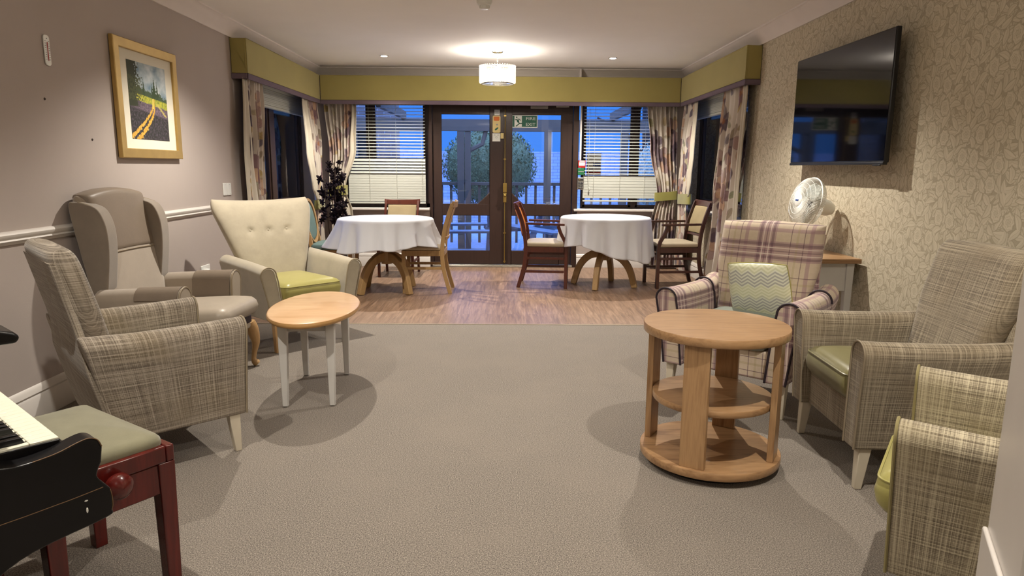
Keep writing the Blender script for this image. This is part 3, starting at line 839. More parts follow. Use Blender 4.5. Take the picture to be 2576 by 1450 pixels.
def curtain(label, axis, plane, into, edges, pleats, amp, seed, full=1.9, tie=None, lining=None, nu=220, nv=250, group='floral curtains'):
    """edges: list of (z, a, b) along the wall axis; axis 'X' hangs in plane y=plane, 'Y' in plane x=plane; into = room direction sign"""
    root = thing('curtain', label, 'curtain', group=None)
    edges = sorted(edges, key=lambda e: -e[0])
    def ab(z):
        for (z0, a0, b0), (z1, a1, b1) in zip(edges[:-1], edges[1:]):
            if z <= z0 and z >= z1:
                t = (z0-z)/(z0-z1) if z0 != z1 else 0
                t = t*t*(3-2*t)
                return a0+(a1-a0)*t, b0+(b1-b0)*t
        return edges[-1][1:] if z < edges[-1][0] else edges[0][1:]
    zt, zb = edges[0][0], edges[-1][0]
    w0 = max(abs(e[2]-e[1]) for e in edges)
    rng = random.Random(seed)
    ph = [rng.uniform(-.5, .5) for _ in range(pleats+2)]
    verts = []; U = []; V = []
    for j in range(nv+1):
        z = zt + (zb-zt)*j/nv; a, b = ab(z)
        k = abs(b-a)/w0
        for i in range(nu+1):
            u = i/nu
            uu = u + .010*math.sin(u*17+seed) + .006*math.sin(z*3+u*9)
            s_ = math.sin(2*PI*pleats*uu)
            A = amp*(.15+.85*k) * (1 + .35*math.sin(u*11+seed))
            off = A*(s_ + .25*math.sin(4*PI*pleats*uu+1)) + .006*math.sin(z*9+u*30)
            lat = a + (b-a)*u + .25*A*math.cos(2*PI*pleats*uu)*(1 if b > a else -1)
            if axis == 'X': verts.append((lat, plane + into*off, z))
            else: verts.append((plane + into*off, lat, z))
            U.append(u*w0*full); V.append(zt-z)
    faces = [(j*(nu+1)+i, j*(nu+1)+i+1, (j+1)*(nu+1)+i+1, (j+1)*(nu+1)+i) for j in range(nv) for i in range(nu)]
    uvs = [[(U[k], V[k]) for k in f] for f in faces]
    mb = MB(); mb.add((verts, faces, uvs))
    o = obj('curtain_drape', mb, MT['curtain'], root, weld=False, angle=180)
    set_cols(o, floral_cols(np.array(U), np.array(V), seed))
    m = o.modifiers.new('solid', 'SOLIDIFY'); m.thickness = .0025; m.offset = -into if axis == 'X' else into
    if lining:
        vs = []
        pts = lining   # (z, a, b, depth)
        pts = sorted(pts, key=lambda e: -e[0]); n = 40
        for j in range(n+1):
            z = pts[0][0] + (pts[-1][0]-pts[0][0])*j/n
            for p0, p1 in zip(pts[:-1], pts[1:]):
                if p0[0] >= z >= p1[0]:
                    t = (p0[0]-z)/(p0[0]-p1[0]); t = t*t*(3-2*t); a = p0[1]+(p1[1]-p0[1])*t; b = p0[2]+(p1[2]-p0[2])*t
            for i in range(9):
                u = i/8; lat = a+(b-a)*u; off = .012*math.sin(u*PI*2.5) + amp*.6
                vs.append((lat, plane+into*off, z) if axis == 'X' else (plane+into*off, lat, z))
        fs = [(j*9+i, j*9+i+1, (j+1)*9+i+1, (j+1)*9+i) for j in range(n) for i in range(8)]
        mb = MB(); mb.add((vs, fs))
        ol = obj('lining_edge', mb, MT['lining'], root, weld=False, angle=180, solid=.003)
    if tie:
        z, a, b, h, dz = tie
        ring = []
        n = 40; A = amp*.75+.012
        rings = []
        for k in range(n):
            th = 2*PI*k/n
            ct, st = math.cos(th), math.sin(th)
            ct = math.copysign(abs(ct)**.6, ct); st = math.copysign(abs(st)**.6, st)
            lat = (a+b)/2 + (b-a)/2*ct; off = A*st
            zz = z + dz*ct
            p = (lat, plane+into*off, zz) if axis == 'X' else (plane+into*off, lat, zz)
            q = Vector(p)
            d = Vector((ct, 0, 0)) if axis == 'X' else Vector((0, ct, 0))
            d += (Vector((0, into*st, 0)) if axis == 'X' else Vector((into*st, 0, 0)))
            d = d.normalized()*.003
            rings.append([q - d + Vector((0, 0, -h/2)), q + d*2 + Vector((0, 0, -h/2)), q + d*2 + Vector((0, 0, h/2)), q - d + Vector((0, 0, h/2))])
        obj('tieback', M_(loft(rings, False, True)), MT['tie'], root, angle=40)
    return root
curtain('floral curtain hanging straight at the near end of the left side window', 'Y', -2.225, 1, [(1.985, 6.06, 6.46), (.93, 6.05, 6.40), (.03, 6.05, 6.42)], 5, .024, 3,
        lining=[(1.97, 5.985, 6.06), (1.3, 5.93, 6.10), (.9, 5.95, 6.17), (.04, 5.97, 6.15)])
curtain('floral curtain tied back low, left side window next to the corner', 'Y', -2.215, 1, [(1.985, 7.80, 8.30), (1.5, 7.95, 8.42), (.80, 8.12, 8.40), (.5, 7.98, 8.42), (.03, 7.92, 8.45)], 6, .024, 5,
        tie=(.79, 8.08, 8.43, .11, .0), lining=[(1.97, 7.66, 7.82), (1.4, 7.75, 7.99), (1.0, 7.92, 8.11), (.84, 8.08, 8.15)])
curtain('floral curtain gathered behind the tall dark plant, left end of back wall', 'X', 8.44, -1, [(1.985, -2.17, -1.79), (1.4, -2.12, -1.84), (.95, -2.14, -1.95), (.6, -2.12, -1.88), (.03, -2.15, -1.82)], 8, .022, 8,
        tie=(.945, -2.15, -1.92, .115, .01), lining=[(1.97, -1.83, -1.775), (1.45, -1.87, -1.79), (.98, -1.985, -1.93), (.9, -1.985, -1.92), (.72, -1.95, -1.86), (.4, -1.9, -1.80)])
curtain('floral curtain with wide pleats tied back at the right end of the back wall', 'X', 8.43, -1, [(1.985, 1.70, 2.06), (1.5, 1.75, 2.08), (.92, 1.86, 2.10), (.6, 1.80, 2.10), (.03, 1.76, 2.10)], 7, .024, 13,
        tie=(.905, 1.84, 2.11, .105, .012))
curtain('floral curtain tied back beside the corner, right side window', 'Y', 2.12, -1, [(1.985, 7.76, 8.28), (1.5, 7.86, 8.36), (.90, 7.95, 8.40), (.55, 7.9, 8.4), (.03, 7.86, 8.42)], 5, .022, 21,
        tie=(.885, 7.86, 8.36, .12, -.01), lining=[(1.97, 7.68, 7.78), (1.4, 7.74, 7.88), (1.1, 7.8, 7.94), (.92, 7.86, 7.95)])
curtain('floral curtain with large plum flowers hanging full length by the fan', 'Y', 2.125, -1, [(1.985, 6.20, 6.82), (1.0, 6.28, 6.98), (.03, 6.32, 7.16)], 5, .028, 36,
        lining=[(1.97, 6.13, 6.21), (1.0, 6.2, 6.29), (.04, 6.24, 6.33)])

# ------------------------------------------------------------------ ceiling fittings
for k, (x, y, lab) in enumerate([(-1.29, 7.6, 'recessed ceiling spotlight left of the crystal lamp'), (1.15, 7.62, 'recessed ceiling spotlight right of the crystal lamp')]):
    d = thing('ceiling_spotlight', lab, 'ceiling light', (x, y, 2.4))
    obj('bezel', M_(lathe([(.036, -.006), (.043, -.006), (.046, -.0005), (.036, -.0005), (.036, -.006)], 32, False)), MT['chrome'], d)
    obj('lens', M_(lathe([(.001, -.004), (.034, -.004), (.034, -.0005)], 24, False)), MT['downlight'], d)
pn = thing('ceiling_lamp', 'round crystal drum ceiling lamp glowing in front of the doors', 'ceiling lamp', (-.08, 7.25, 2.4))
obj('ceiling_rose', M_(lathe([(.001, -.018), (.05, -.016), (.06, -.008), (.06, -.0005)], 32, False)), MT['chrome'], pn)
obj('stem', M_(tube([(0, 0, -.01), (0, 0, -.18)], .006, 10), *[(sphere(.009, 8, 6), T(0, 0, -.03-.022*k)) for k in range(6)]), MT['chrome'], pn)
obj('shade_frame', M_((lathe([(.172, -.155), (.178, -.155), (.178, -.145), (.172, -.145), (.172, -.155)], 48, False)), (lathe([(.160, -.325), (.166, -.325), (.166, -.318), (.160, -.318), (.160, -.325)], 48, False)),
    *[tube([(0, 0, -.15), (.175*math.cos(a), .175*math.sin(a), -.15)], .003, 6) for a in (0, PI/2, PI, 3*PI/2)]), MT['chrome'], pn)
MT['crystal'] = glass('crystal prism', (.975, .97, .96, 1), 1.6, .22)
NP = 44
for k in range(NP):
    a = 2*PI*k/NP
    M = T(.182*math.cos(a), .182*math.sin(a), 0) @ RZ(a)
    pr = MB()
    pr.add(taper(0, 0, -.305, -.16, .006, .0095, .006, .0095), M)
    pr.add(taper(0, 0, -.315, -.305, .001, .002, .006, .0095), M)
    pr.add((sphere(.008, 8, 6)), M @ T(0, 0, -.150))
    obj('crystal_drop', pr, MT['crystal'], pn, flat=True)
obj('lower_diffuser', M_(lathe([(.001, -.338), (.09, -.334), (.158, -.322), (.158, -.318), (.09, -.328), (.001, -.332)], 40, False)), MT['crystal'], pn)
for k in range(3):
    a = 2*PI*k/3+.4
    obj('bulb', M_((sphere(.02, 12, 8, 1, 1, 1.5), T(.075*math.cos(a), .075*math.sin(a), -.24))), MT['bulb'], pn)
for q_, (x_, y_) in enumerate(((-.08, 1.7), (-.08, -2.0))):  # two extra lamps added out of view, for room light and reflections
    dup(pn, (x_, y_, 2.4), 0, ['round crystal drum ceiling lamp overhead near the viewer', 'round crystal drum ceiling lamp behind the viewer'][q_])
sd = thing('smoke_detector', 'grey smoke detector hanging from the ceiling at the top edge', 'smoke detector', (-.15, 5.1, 2.4))
obj('base', M_(lathe([(.001, 0), (.055, 0), (.055, -.016), (.050, -.024), (.001, -.024)], 32, False)), MT['white_plastic'], sd)
obj('sensor_head', M_(lathe([(.048, -.022), (.048, -.034), (.034, -.040), (.032, -.056), (.026, -.062), (.001, -.063)], 32, False), *[tube([(.037*math.cos(a), .037*math.sin(a), -.036), (.032*math.cos(a), .032*math.sin(a), -.058)], .003, 5) for a in [k*PI/5 for k in range(10)]]), MT['white_plastic'], sd)

# ------------------------------------------------------------------ left wall items
th = thing('wall_thermometer', 'white wall thermometer strip high on the left wall', 'thermometer', (-2.297, 3.60, 1.80))
obj('scale_plate', M_(prism(rrect(.044, .148, .016), 0, .006, 'YZ')), MT['white_plastic'], th, bevel=.0015)
obj('fluid_tube', M_(tube([(.008, 0, -.05), (.008, 0, .04)], .0018, 6)), MT['red_plastic'], th)
obj('scale_marks', M_(*[box(.006, .0066, s_*.013-.004, s_*.013+.004, -.045+.011*k, -.043+.011*k) for k in range(9) for s_ in (-1, 1)], box(.006, .0068, -.002, .003, .055, .060)), MT['dark_print'], th)
for (y, z, l) in [(3.55, 1.56, 'brown wall plug in the left wall below the thermometer'), (3.92, 1.375, 'brown wall plug in the left wall near the frame corner')]:
    tag(obj('wall_plug', M_((lathe([(.001, .004), (.005, .004), (.007, 0)], 10), RY(PI/2))), MT['pot'], loc=(-2.3, y, z)), l, 'wall plug')
for (y, l) in [(5.69, 'blank white switch plate nearer the wing chair'), (5.775, 'blank white switch plate nearer the curtain')]:
    s_ = thing('switch_plate', l, 'switch plate', (-2.299, y, 1.045))
    obj('plate', M_(prism(rrect(.072, .10, .006), 0, .008, 'YZ')), MT['white_plastic'], s_, bevel=.002)
    for q in (-1, 1): obj('screw', M_((lathe([(.001, .001), (.003, .001), (.0035, 0)], 8), T(.009, 0, .038*q) @ RY(PI/2))), MT['steel'], s_)
s_ = thing('wall_socket', 'white wall socket with a plug, low between the wing chair and cream chair', 'socket', (-2.299, 5.22, .44))
obj('plate', M_(prism(rrect(.146, .088, .006), 0, .010, 'YZ')), MT['white_plastic'], s_, bevel=.002)
obj('plug', M_(box(.010, .045, -.055, -.005, -.03, .02)), MT['white_plastic'], s_, bevel=.008)

# framed landscape
pc = thing('framed_painting', 'gold framed painting of a yellow track through dark fields on left wall', 'picture', (-2.297, 4.545, 1.632))
W2, H2, fw = .385, .352, .058
def fr_(y0, y1, z0, z1): return box(.004, .030, y0, y1, z0, z1)
def mitre(poly): return prism(poly, .002, .03, 'YZ')
o_, i_ = (W2, H2), (W2-fw, H2-fw)
obj('frame', M_(mitre([(-o_[0], o_[1]), (o_[0], o_[1]), (i_[0], i_[1]), (-i_[0], i_[1])]), mitre([(-o_[0], -o_[1]), (-i_[0], -i_[1]), (i_[0], -i_[1]), (o_[0], -o_[1])]),
     mitre([(-o_[0], -o_[1]), (-o_[0], o_[1]), (-i_[0], i_[1]), (-i_[0], -i_[1])]), mitre([(o_[0], -o_[1]), (i_[0], -i_[1]), (i_[0], i_[1]), (o_[0], o_[1])])), MT['gold'], pc, bevel=.004, seg=2)
obj('mount_board', M_(box(.004, .014, -i_[0]-.005, i_[0]+.005, -i_[1]-.005, i_[1]+.005)), MT['mount'], pc)
pw, ph_ = .235, .235
NU, NV = 150, 200
def art_col(u, v):
    n = lambda a, b, s: 0.
    return (0, 0, 0)
from mathutils import noise as mn
vs = []; cs = []
for j in range(NV+1):
    for i in range(NU+1):
        u, v = i/NU, j/NV
        vs.append((.0155, -pw+2*pw*u, -ph_+2*ph_*v - .0))
        nz = mn.fractal(Vector((u*6, v*8, 1)), 1, 2, 4); nf = mn.fractal(Vector((u*34, v*34, 4)), 1, 2, 3)
        # sky
        c = Vector((.34, .40, .43)) + Vector((.22, .20, .17))*(nz*.9 + (u-.4)*.2)
        hz = .66 - .05*u + .02*nf
        def L(c2, a):
            global c
            c = c.lerp(Vector(c2), max(0, min(1, a)))
        tree = .70 - .10*u + .035*nf + .03*nz
        if v < tree: L((.06, .09, .05), 1)
        for tx, tw, tt in ((.38, .035, .80), (.66, .06, .84), (.74, .035, .80), (.60, .03, .76)):
            if abs(u-tx) < tw*(1-(v-.58)/(tt-.58))*(1+nf*.8) and .5 < v < tt: L((.045, .07, .035), 1)
        fld = .615 - .09*u + .012*nf
        if v < fld: L(Vector((.50, .46, .06)).lerp(Vector((.18, .24, .04)), min(1, max(0, .45+nf*.9))), 1)
        f2 = .53 - .10*u + .012*nf
        if v < f2: L(Vector((.09, .07, .09)).lerp(Vector((.22, .16, .20)), max(0, min(1, .3+nf))), 1)
        f3 = .42 - .12*u + .02*nf
        if v < f3: L(Vector((.022, .025, .02)).lerp(Vector((.09, .07, .09)), max(0, min(1, .2+nf))), .9)
        # track: runs from lower left up to the middle
        s_ = v
        if v < .56:
            cx1 = .60 - .02*math.sin(v*8) - (max(0, .42-v))**1.5*2.0
            w1 = .020 + max(0, .47-v)*.20
            for dxx in (-.75, .75):
                if abs(u-(cx1+dxx*w1*1.3)) < w1*.55*(1+nf*.9): L(Vector((.62, .30, .04)).lerp(Vector((.58, .42, .08)), max(0, min(1, .4+nf))), .95)
        if .42 < v < .56 and abs(u-(.60+(v-.42)*.1)) < .02: L((.62, .55, .12), .9)
        if .33 < v < .5 and abs(u-(.70+(.5-v)*1.5)) < .03*(1+nf): L((.50, .42, .12), .8)
        # dark tree on the left
        if u < .24*(1+.5*nf)-.05*abs(v-.75) and v > .42: L((.04, .045, .025), 1)
        if u < .30*(1+.7*nf) and .50 < v < .82 and nf > -.15: L((.07, .08, .035), .9)
        cs.append([max(0, min(1, x)) for x in c])
fs = [(j*(NU+1)+i, j*(NU+1)+i+1, (j+1)*(NU+1)+i+1, (j+1)*(NU+1)+i) for j in range(NV) for i in range(NU)]
mb = MB(); mb.add((vs, fs))
ao = obj('painted_scene', mb, MT['art'], pc, weld=False, angle=180); set_cols(ao, np.array(cs))

# ------------------------------------------------------------------ television and console
tv = thing('television', 'large black flat television on the wallpapered right wall', 'television', (2.09, 4.44, 1.64))
obj('body', M_(box(.0, .028, -.63, .63, -.36, .36)), MT['black_plastic'], tv, bevel=.006)
obj('rear_housing', M_(box(.028, .055, -.4, .4, -.3, .15)), MT['black_plastic'], tv, bevel=.01)
obj('screen', M_(box(-.0015, .001, -.622, .622, -.348, .354)), MT['screen'], tv)
obj('bottom_bezel', M_(box(-.006, .02, -.628, .628, -.372, -.355)), MT['black_plastic'], tv, bevel=.003)
obj('standby_window', M_(box(-.008, .0, -.60, -.52, -.378, -.370)), MT['black_plastic'], tv, bevel=.002)
obj('wall_bracket', M_(box(.055, .11, -.15, .15, -.12, .08)), MT['black_plastic'], tv)
ct = thing('console_table', 'grey side table with oak top carrying the fan by the right wall', 'table', (1.95, 4.53, 0))
obj('tabletop', M_(box(-.26, .225, -.43, .43, .675, .705)), MT['oak'], ct, bevel=.004)
obj('apron', M_(box(-.215, .185, -.39, -.37, .50, .675), box(-.215, .185, .37, .39, .50, .675), box(-.22, -.2, -.37, .37, .50, .675), box(.17, .19, -.37, .37, .50, .675)), MT['grey_paint'], ct, bevel=.002)
for sx in (-1, 1):
    for sy in (-1, 1): obj('leg', M_(taper(sx*.19-.015, sy*.375, 0, .675, .016, .016, .024, .024)), MT['grey_paint'], ct, bevel=.003)
# desk fan
fn = thing('desk_fan', 'white desk fan on the grey side table under the television', 'fan', (1.985, 4.50, .705), R_(0))
obj('base', M_(lathe([(.001, 0), (.10, 0), (.105, .008), (.095, .022), (.03, .032), (.001, .034)], 40, False)), MT['fan_white'], fn)
obj('neck', M_(loft([[(x*s_, y*s_, z) for x, y in rrect(.06, .05, .02)] for z, s_ in ((.03, 1.15), (.1, .95), (.18, .85), (.26, .8))])), MT['fan_white'], fn)
hd = bpy.data.objects.new('fan_head', None)
# head axis points towards the room, left of the camera
ax = Matrix.Translation((0, 0, .32)) @ RZ(R_(-84)) @ RX(R_(-14))   # local -Y is forward
def HM(*sh):
    mb = MB()
    for s in sh:
        if isinstance(s, tuple) and len(s) == 2 and isinstance(s[1], Matrix): mb.add(s[0], ax @ s[1])
        else: mb.add(s, ax)
    return mb
FR = .165
RF = RX(PI/2)    # lathe z axis -> -y
obj('motor_housing', HM((lathe([(.001, -.19), (.035, -.185), (.052, -.15), (.056, -.08), (.052, -.03), (.03, -.02)], 32, False), RF)), MT['fan_white'], fn)
def cage(front):
    sh = []
    N = 100
    for k in range(N):
        a = 2*PI*k/N; c, s_ = math.cos(a), math.sin(a)
        if front: pr = [(.034, -.062), (.08, -.060), (.13, -.050), (.158, -.028), (FR, .0)]
        else: pr = [(.05, .055), (.10, .058), (.14, .045), (.160, .022), (FR, .0)]
        sh.append(tube([(r*c, y, r*s_) for r, y in pr], .0013, 4))
    for r, y in ([(.06, -.061), (.09, -.059), (.12, -.053), (.145, -.038)] if front else [(.10, .058)]):
        sh.append(tube([(r*math.cos(2*PI*k/40), y, r*math.sin(2*PI*k/40)) for k in range(40)], .0012, 4, True))
    return sh
obj('front_grille', HM(*cage(True)), MT['fan_white'], fn)
obj('rear_grille', HM(*cage(False)), MT['fan_white'], fn)
obj('guard_rim', HM(tube([(FR*math.cos(2*PI*k/64), 0, FR*math.sin(2*PI*k/64)) for k in range(64)], .0045, 8, True)), MT['fan_white'], fn)
obj('hub_cap', HM((lathe([(.001, .072), (.030, .070), (.040, .064), (.042, .058), (.001, .058)], 32, False), RF)), MT['white_plastic'], fn)
obj('hub_badge', HM(box(-.017, .017, -.0735, -.071, -.005, .005)), MT['blue_print'], fn)
bl = []
for k in range(3):
    A = RY(2*PI*k/3+.5)
    def fb(u, v):
        r = .03 + .115*u; w = .055*math.sin(PI*(.18+.72*u))
        x = (v-.5)*2*w + .02*u
        return (x, -.005+(v-.5)*.035, r)
    bl.append((grid(fb, 14, 8), A))
mbx = HM(*bl)
obj('fan_blade', mbx, MT['fan_blade'], fn, solid=.0025, angle=180)

# ------------------------------------------------------------------ tall dark plant by the back left corner
pl = thing('potted_plant', 'tall dark leafed plant on thin stems behind the left dining table', 'plant', (-1.96, 7.95, 0))
obj('pot', M_(lathe([(.001, 0), (.10, 0), (.13, .24), (.14, .25), (.13, .26), (.115, .25), (.11, .22), (.001, .22)], 28, False)), MT['pot'], pl)
rng = random.Random(4)
stems = []; leaves = []; gl = []
specs = [(-.09, -.06, 1.10), (.0, .0, 1.28), (.05, -.02, 1.30), (.11, -.03, 1.12), (.02, -.05, 1.2)]
def star(p, s, mbl, n=6):
    ax0 = rng.uniform(0, PI)
    for k in range(n):
        a = ax0 + 2*PI*k/n + rng.uniform(-.2, .2); L = s*rng.uniform(.7, 1.15)
        tilt = rng.uniform(-.5, .5)
        M = Matrix.Translation(p) @ RZ(rng.uniform(-.5, .5)) @ RY(a) @ RX(tilt)
        mbl.append((grid(lambda u, v: ((v-.5)*2*.24*L*math.sin(PI*min(1, .08+u*.92))**.8, -.012*math.sin(u*PI)-abs(v-.5)*.01, L*u), 5, 2), M))
lv = MB()
lst = []
for (x, y, h) in specs:
    pts = [(x*.3, y*.3, .2), (x*.7, y*.7, .5), (x, y, .85), (x+.01, y, h)]
    stems.append(tube(pts, .005, 6))
    z = .60 + rng.uniform(0, .1)
    while z < h+.04:
        star(Vector((x + rng.uniform(-.05, .05), y + rng.uniform(-.04, .04), z)), rng.uniform(.045, .068), lst)
        z += rng.uniform(.045, .085)
for s_ in lst: lv.add(s_[0], s_[1])
obj('stem', M_(*stems), MT['bark'], pl)
obj('dark_leaves', lv, MT['leafdark'], pl, solid=.001, angle=180)
gb = MB()
for k in range(12):
    a = rng.uniform(0, 2*PI); L = rng.uniform(.25, .4)
    gb.add(grid(lambda u, v: ((v-.5)*2*.018*math.sin(PI*min(1, .15+.85*u)), u*L*.6, .22 + L*.8*u - .35*L*u*u*u*1.6), 8, 2), RZ(a))
obj('strap_leaves', gb, MT['leafgreen'], pl, solid=.001, angle=180)
# ================================================================== ARMCHAIRS
def arc(c, r, a0, a1, n):
    return [(c[0]+r*math.cos(R_(a0+(a1-a0)*k/n)), c[1]+r*math.sin(R_(a0+(a1-a0)*k/n))) for k in range(n+1)]

def arm_ring(side, y, zb, zt, xin, th, flare, lean=0, n=10):
    """outline of an arm in the XZ plane at depth y. xin inner face distance from the centre line"""
    r = th/2
    pts = []
    xi0 = xin; xo0 = xin + th*.86
    xi1 = xin + flare; xc = xi1 + r
    pts.append((xi0, zb)); pts.append((xi0+(xi1-xi0)*.4, zb+(zt-zb)*.4)); pts.append((xi0+(xi1-xi0)*.8, zb+(zt-zb)*.75))
    pts += [(xc - r*math.cos(R_(180*k/n)), zt - r + r*math.sin(R_(180*k/n))) for k in range(n+1)]
    xo1 = xc + r
    pts.append((xo0+(xo1-xo0)*.8, zb+(zt-zb)*.72)); pts.append((xo0+(xo1-xo0)*.35, zb+(zt-zb)*.38)); pts.append((xo0, zb))
    return [(side*x, y + lean*(z-zb), z) for x, z in pts]

def arm(side, ys, tops, zb, xin, th, flare, lean=0, lean_b=0):
    rings = []
    y0_, y1_ = ys[0], ys[-1]
    for k, (y, zt) in enumerate(zip(ys, tops)):
        t_ = (y-y0_)/(y1_-y0_)
        rings.append(arm_ring(side, y, zb, zt, xin, th, flare, lean + (lean_b-lean)*t_))
    if side < 0: rings = [r[::-1] for r in rings]
    return loft(rings)

def smooth_path(vals, n):
    """catmull style resample of a list of tuples"""
    out = []
    m = len(vals)
    for i in range(m-1):
        p0 = vals[max(0, i-1)]; p1 = vals[i]; p2 = vals[i+1]; p3 = vals[min(m-1, i+2)]
        for k in range(n):
            t = k/n
            out.append(tuple(.5*((2*b) + (c-a)*t + (2*a-5*b+4*c-d)*t*t + (-a+3*b-3*c+d)*t**3) for a, b, c, d in zip(p0, p1, p2, p3)))
    out.append(vals[-1]); return out

def tub_chair(name, label, loc, rotz, mat, pipe, seat_mat, leg_mat, W=.66, arm_h=.60, zb=.17, back_h=.945, bw=(.47, .55), th=.105, seat_h=.45, arm_back=.605,
              flare=.02, rake=.175, pr=.0045, front_y=.36, back_y=-.155, seat_front=.37, bth=.12, pu=14, seat_d=.46):
    t = thing(name, label, 'armchair', loc, rotz)
    xin = W/2 - th
    prof = smooth_path([(front_y, arm_h), (.18, arm_h-.006), (.02, arm_h-.006), (-.08, arm_h), (back_y+.01, arm_back)], 5)
    for s_ in (-1, 1):
        a = obj('armrest', M_(arm(s_, [p[0] for p in prof], [p[1] for p in prof], zb, xin, th, flare, .02, -.222)), mat, t, bevel=.008, seg=3)
        ol = arm_ring(s_, front_y+.001, zb+.002, arm_h, xin, th, flare, .02, n=14)
        obj('arm_piping', M_(tube(ol, pr, 6, False)), pipe, a)
    obj('seat_base', M_(box(-xin-.01, xin+.01, back_y+.03, front_y-.035, zb, seat_h-.12)), mat, t, bevel=.012, seg=3)
    cy0 = seat_front - seat_d/2
    q = obj('seat_cushion', M_((pad(2*xin-.006, seat_d, .135, .05, .018, .05), T(0, cy0, seat_h-.125))), seat_mat, t)
    rr_ = [(x, y + cy0, seat_h-.125+.135*.80) for x, y in rrect(2*xin-.006-.016, seat_d-.016, .045)]
    obj('cushion_piping', M_(tube(rr_, .004, 6, True)), seat_mat, q)
    z0 = zb+.01; H = back_h - z0
    def mid(u, v):
        vv = (v+1)/2
        w = bw[0] + (bw[1]-bw[0])*min(1, max(0, (vv*H+z0-arm_h+.1)/.2))
        z = z0 + H*vv - .012*(u*u)*vv**4
        y = back_y+.006+bth/2 - rake*vv + .008*u*u + .006*math.sin(vv*PI*1.1)
        return (w/2*u, y, z)
    bk = slab(mid, lambda u, v: bth*(1 - .12*(v+1)/2), 30, 34, pu, 20)
    br = obj('backrest', M_(bk), mat, t)
    rg = []
    for k in range(13):
        vv = k/12*.945; z = zb + (back_h-.02-zb)*vv
        e = max(0, min(1, (z-arm_h+.16)/.18)); e = e*e*(3-2*e)
        w = (W+.0)*(1-e) + (bw[1]-.015)*e
        yr = back_y - rake*vv
        rg.append([(x, y + yr + .012 + .022*e, z) for x, y in rrect(w, .03, .014)])
    obj('rear_panel', M_(loft(rg)), mat, br, angle=60)
    for sx in (-1, 1):
        for sy in (-1, 1):
            obj('leg', M_(taper(sx*(W/2-.045), (front_y-.05) if sy > 0 else (back_y+.05), 0, zb+.01, .014, .014, .024, .024, dx=sx*.004, dy=.012*sy if sy > 0 else -.05)), leg_mat, t, bevel=.003)
    return t

def yaw(deg): return R_(deg-90)

# left tweed chair, seen from its back corner
c1 = tub_chair('armchair', 'grey brown crosshatch armchair seen from behind, beside the piano stool', (-1.605, 2.86, 0), yaw(42.5), MT['tweed'], MT['pipe_taupe'], MT['olive_vinyl'], MT['white_leg'])
obj('side_label', M_(box(.326, .330, -.155, -.145, .24, .275)), MT['dark_print'], c1)
# right tweed chair
c2 = tub_chair('armchair', 'olive brown crosshatch armchair with vinyl seat in the middle of the right side', (1.73, 2.785, 0), yaw(177.5), MT['tweed2'], MT['pipe_taupe'], MT['olive_vinyl'], MT['white_leg'])
obj('stain', M_((sphere(.009, 12, 6, .3, 1.3, .8), T(-.216, .145, .545))), MT['dark_print'], c2)
# near right chair
c3 = tub_chair('armchair', 'straw coloured crosshatch armchair nearest the viewer, cut off at the right edge', (1.507, 1.72, 0), yaw(144.6), MT['tweed3'], MT['lime_pipe'], MT['lime'], MT['white_leg'], seat_front=.42, seat_h=.40)

# tartan chair: fuller rolled arms, dark piping
c4 = tub_chair('armchair', 'mauve and cream tartan armchair with dark piping holding the chevron cushion', (1.374, 3.709, 0), yaw(228.5), MT['tartan'], MT['pipe_dark'], MT['sage'], MT['white_leg'],
               W=.70, th=.12, arm_h=.60, bw=(.50, .575), back_h=.95, flare=.04, rake=.16, pu=8, zb=.18, arm_back=.625, pr=.006)
for s_ in (-1, 1):
    obj('back_piping', M_(tube(arm_ring(s_, -.075, .30, .606, .227, .127, .04, -.05, n=14)[1:-3], .0055, 6)), MT['pipe_dark'], c4)
# scatter cushion leaning on the backrest of the tartan chair
cu = thing('scatter_cushion', 'pale green chevron patterned scatter cushion propped on the tartan armchair', 'cushion', (1.374, 3.709, 0), yaw(228.5))
cm = T(-.06, .05, .585) @ RZ(R_(0)) @ RX(R_(-16)) @ RY(R_(4))
sb = slab(lambda u, v: (.168*u*(1-.05*v*v), .0, .168*v*(1-.05*u*u)), lambda u, v: .12*(1-.25*(u*u+v*v)/2), 30, 30, 3, 3)
obj('cushion_body', M_((sb, cm)), MT['chev'], cu)
pth = []
for k in range(48):
    a = 2*PI*k/48; x, z = math.cos(a), math.sin(a); m_ = max(abs(x), abs(z)); x /= m_; z /= m_
    pth.append(cm @ Vector((.168*x*(1-.05*z*z), 0, .168*z*(1-.05*x*x))))
obj('cushion_piping', M_(tube(pth, .004, 6, True)), MT['lime'], cu)

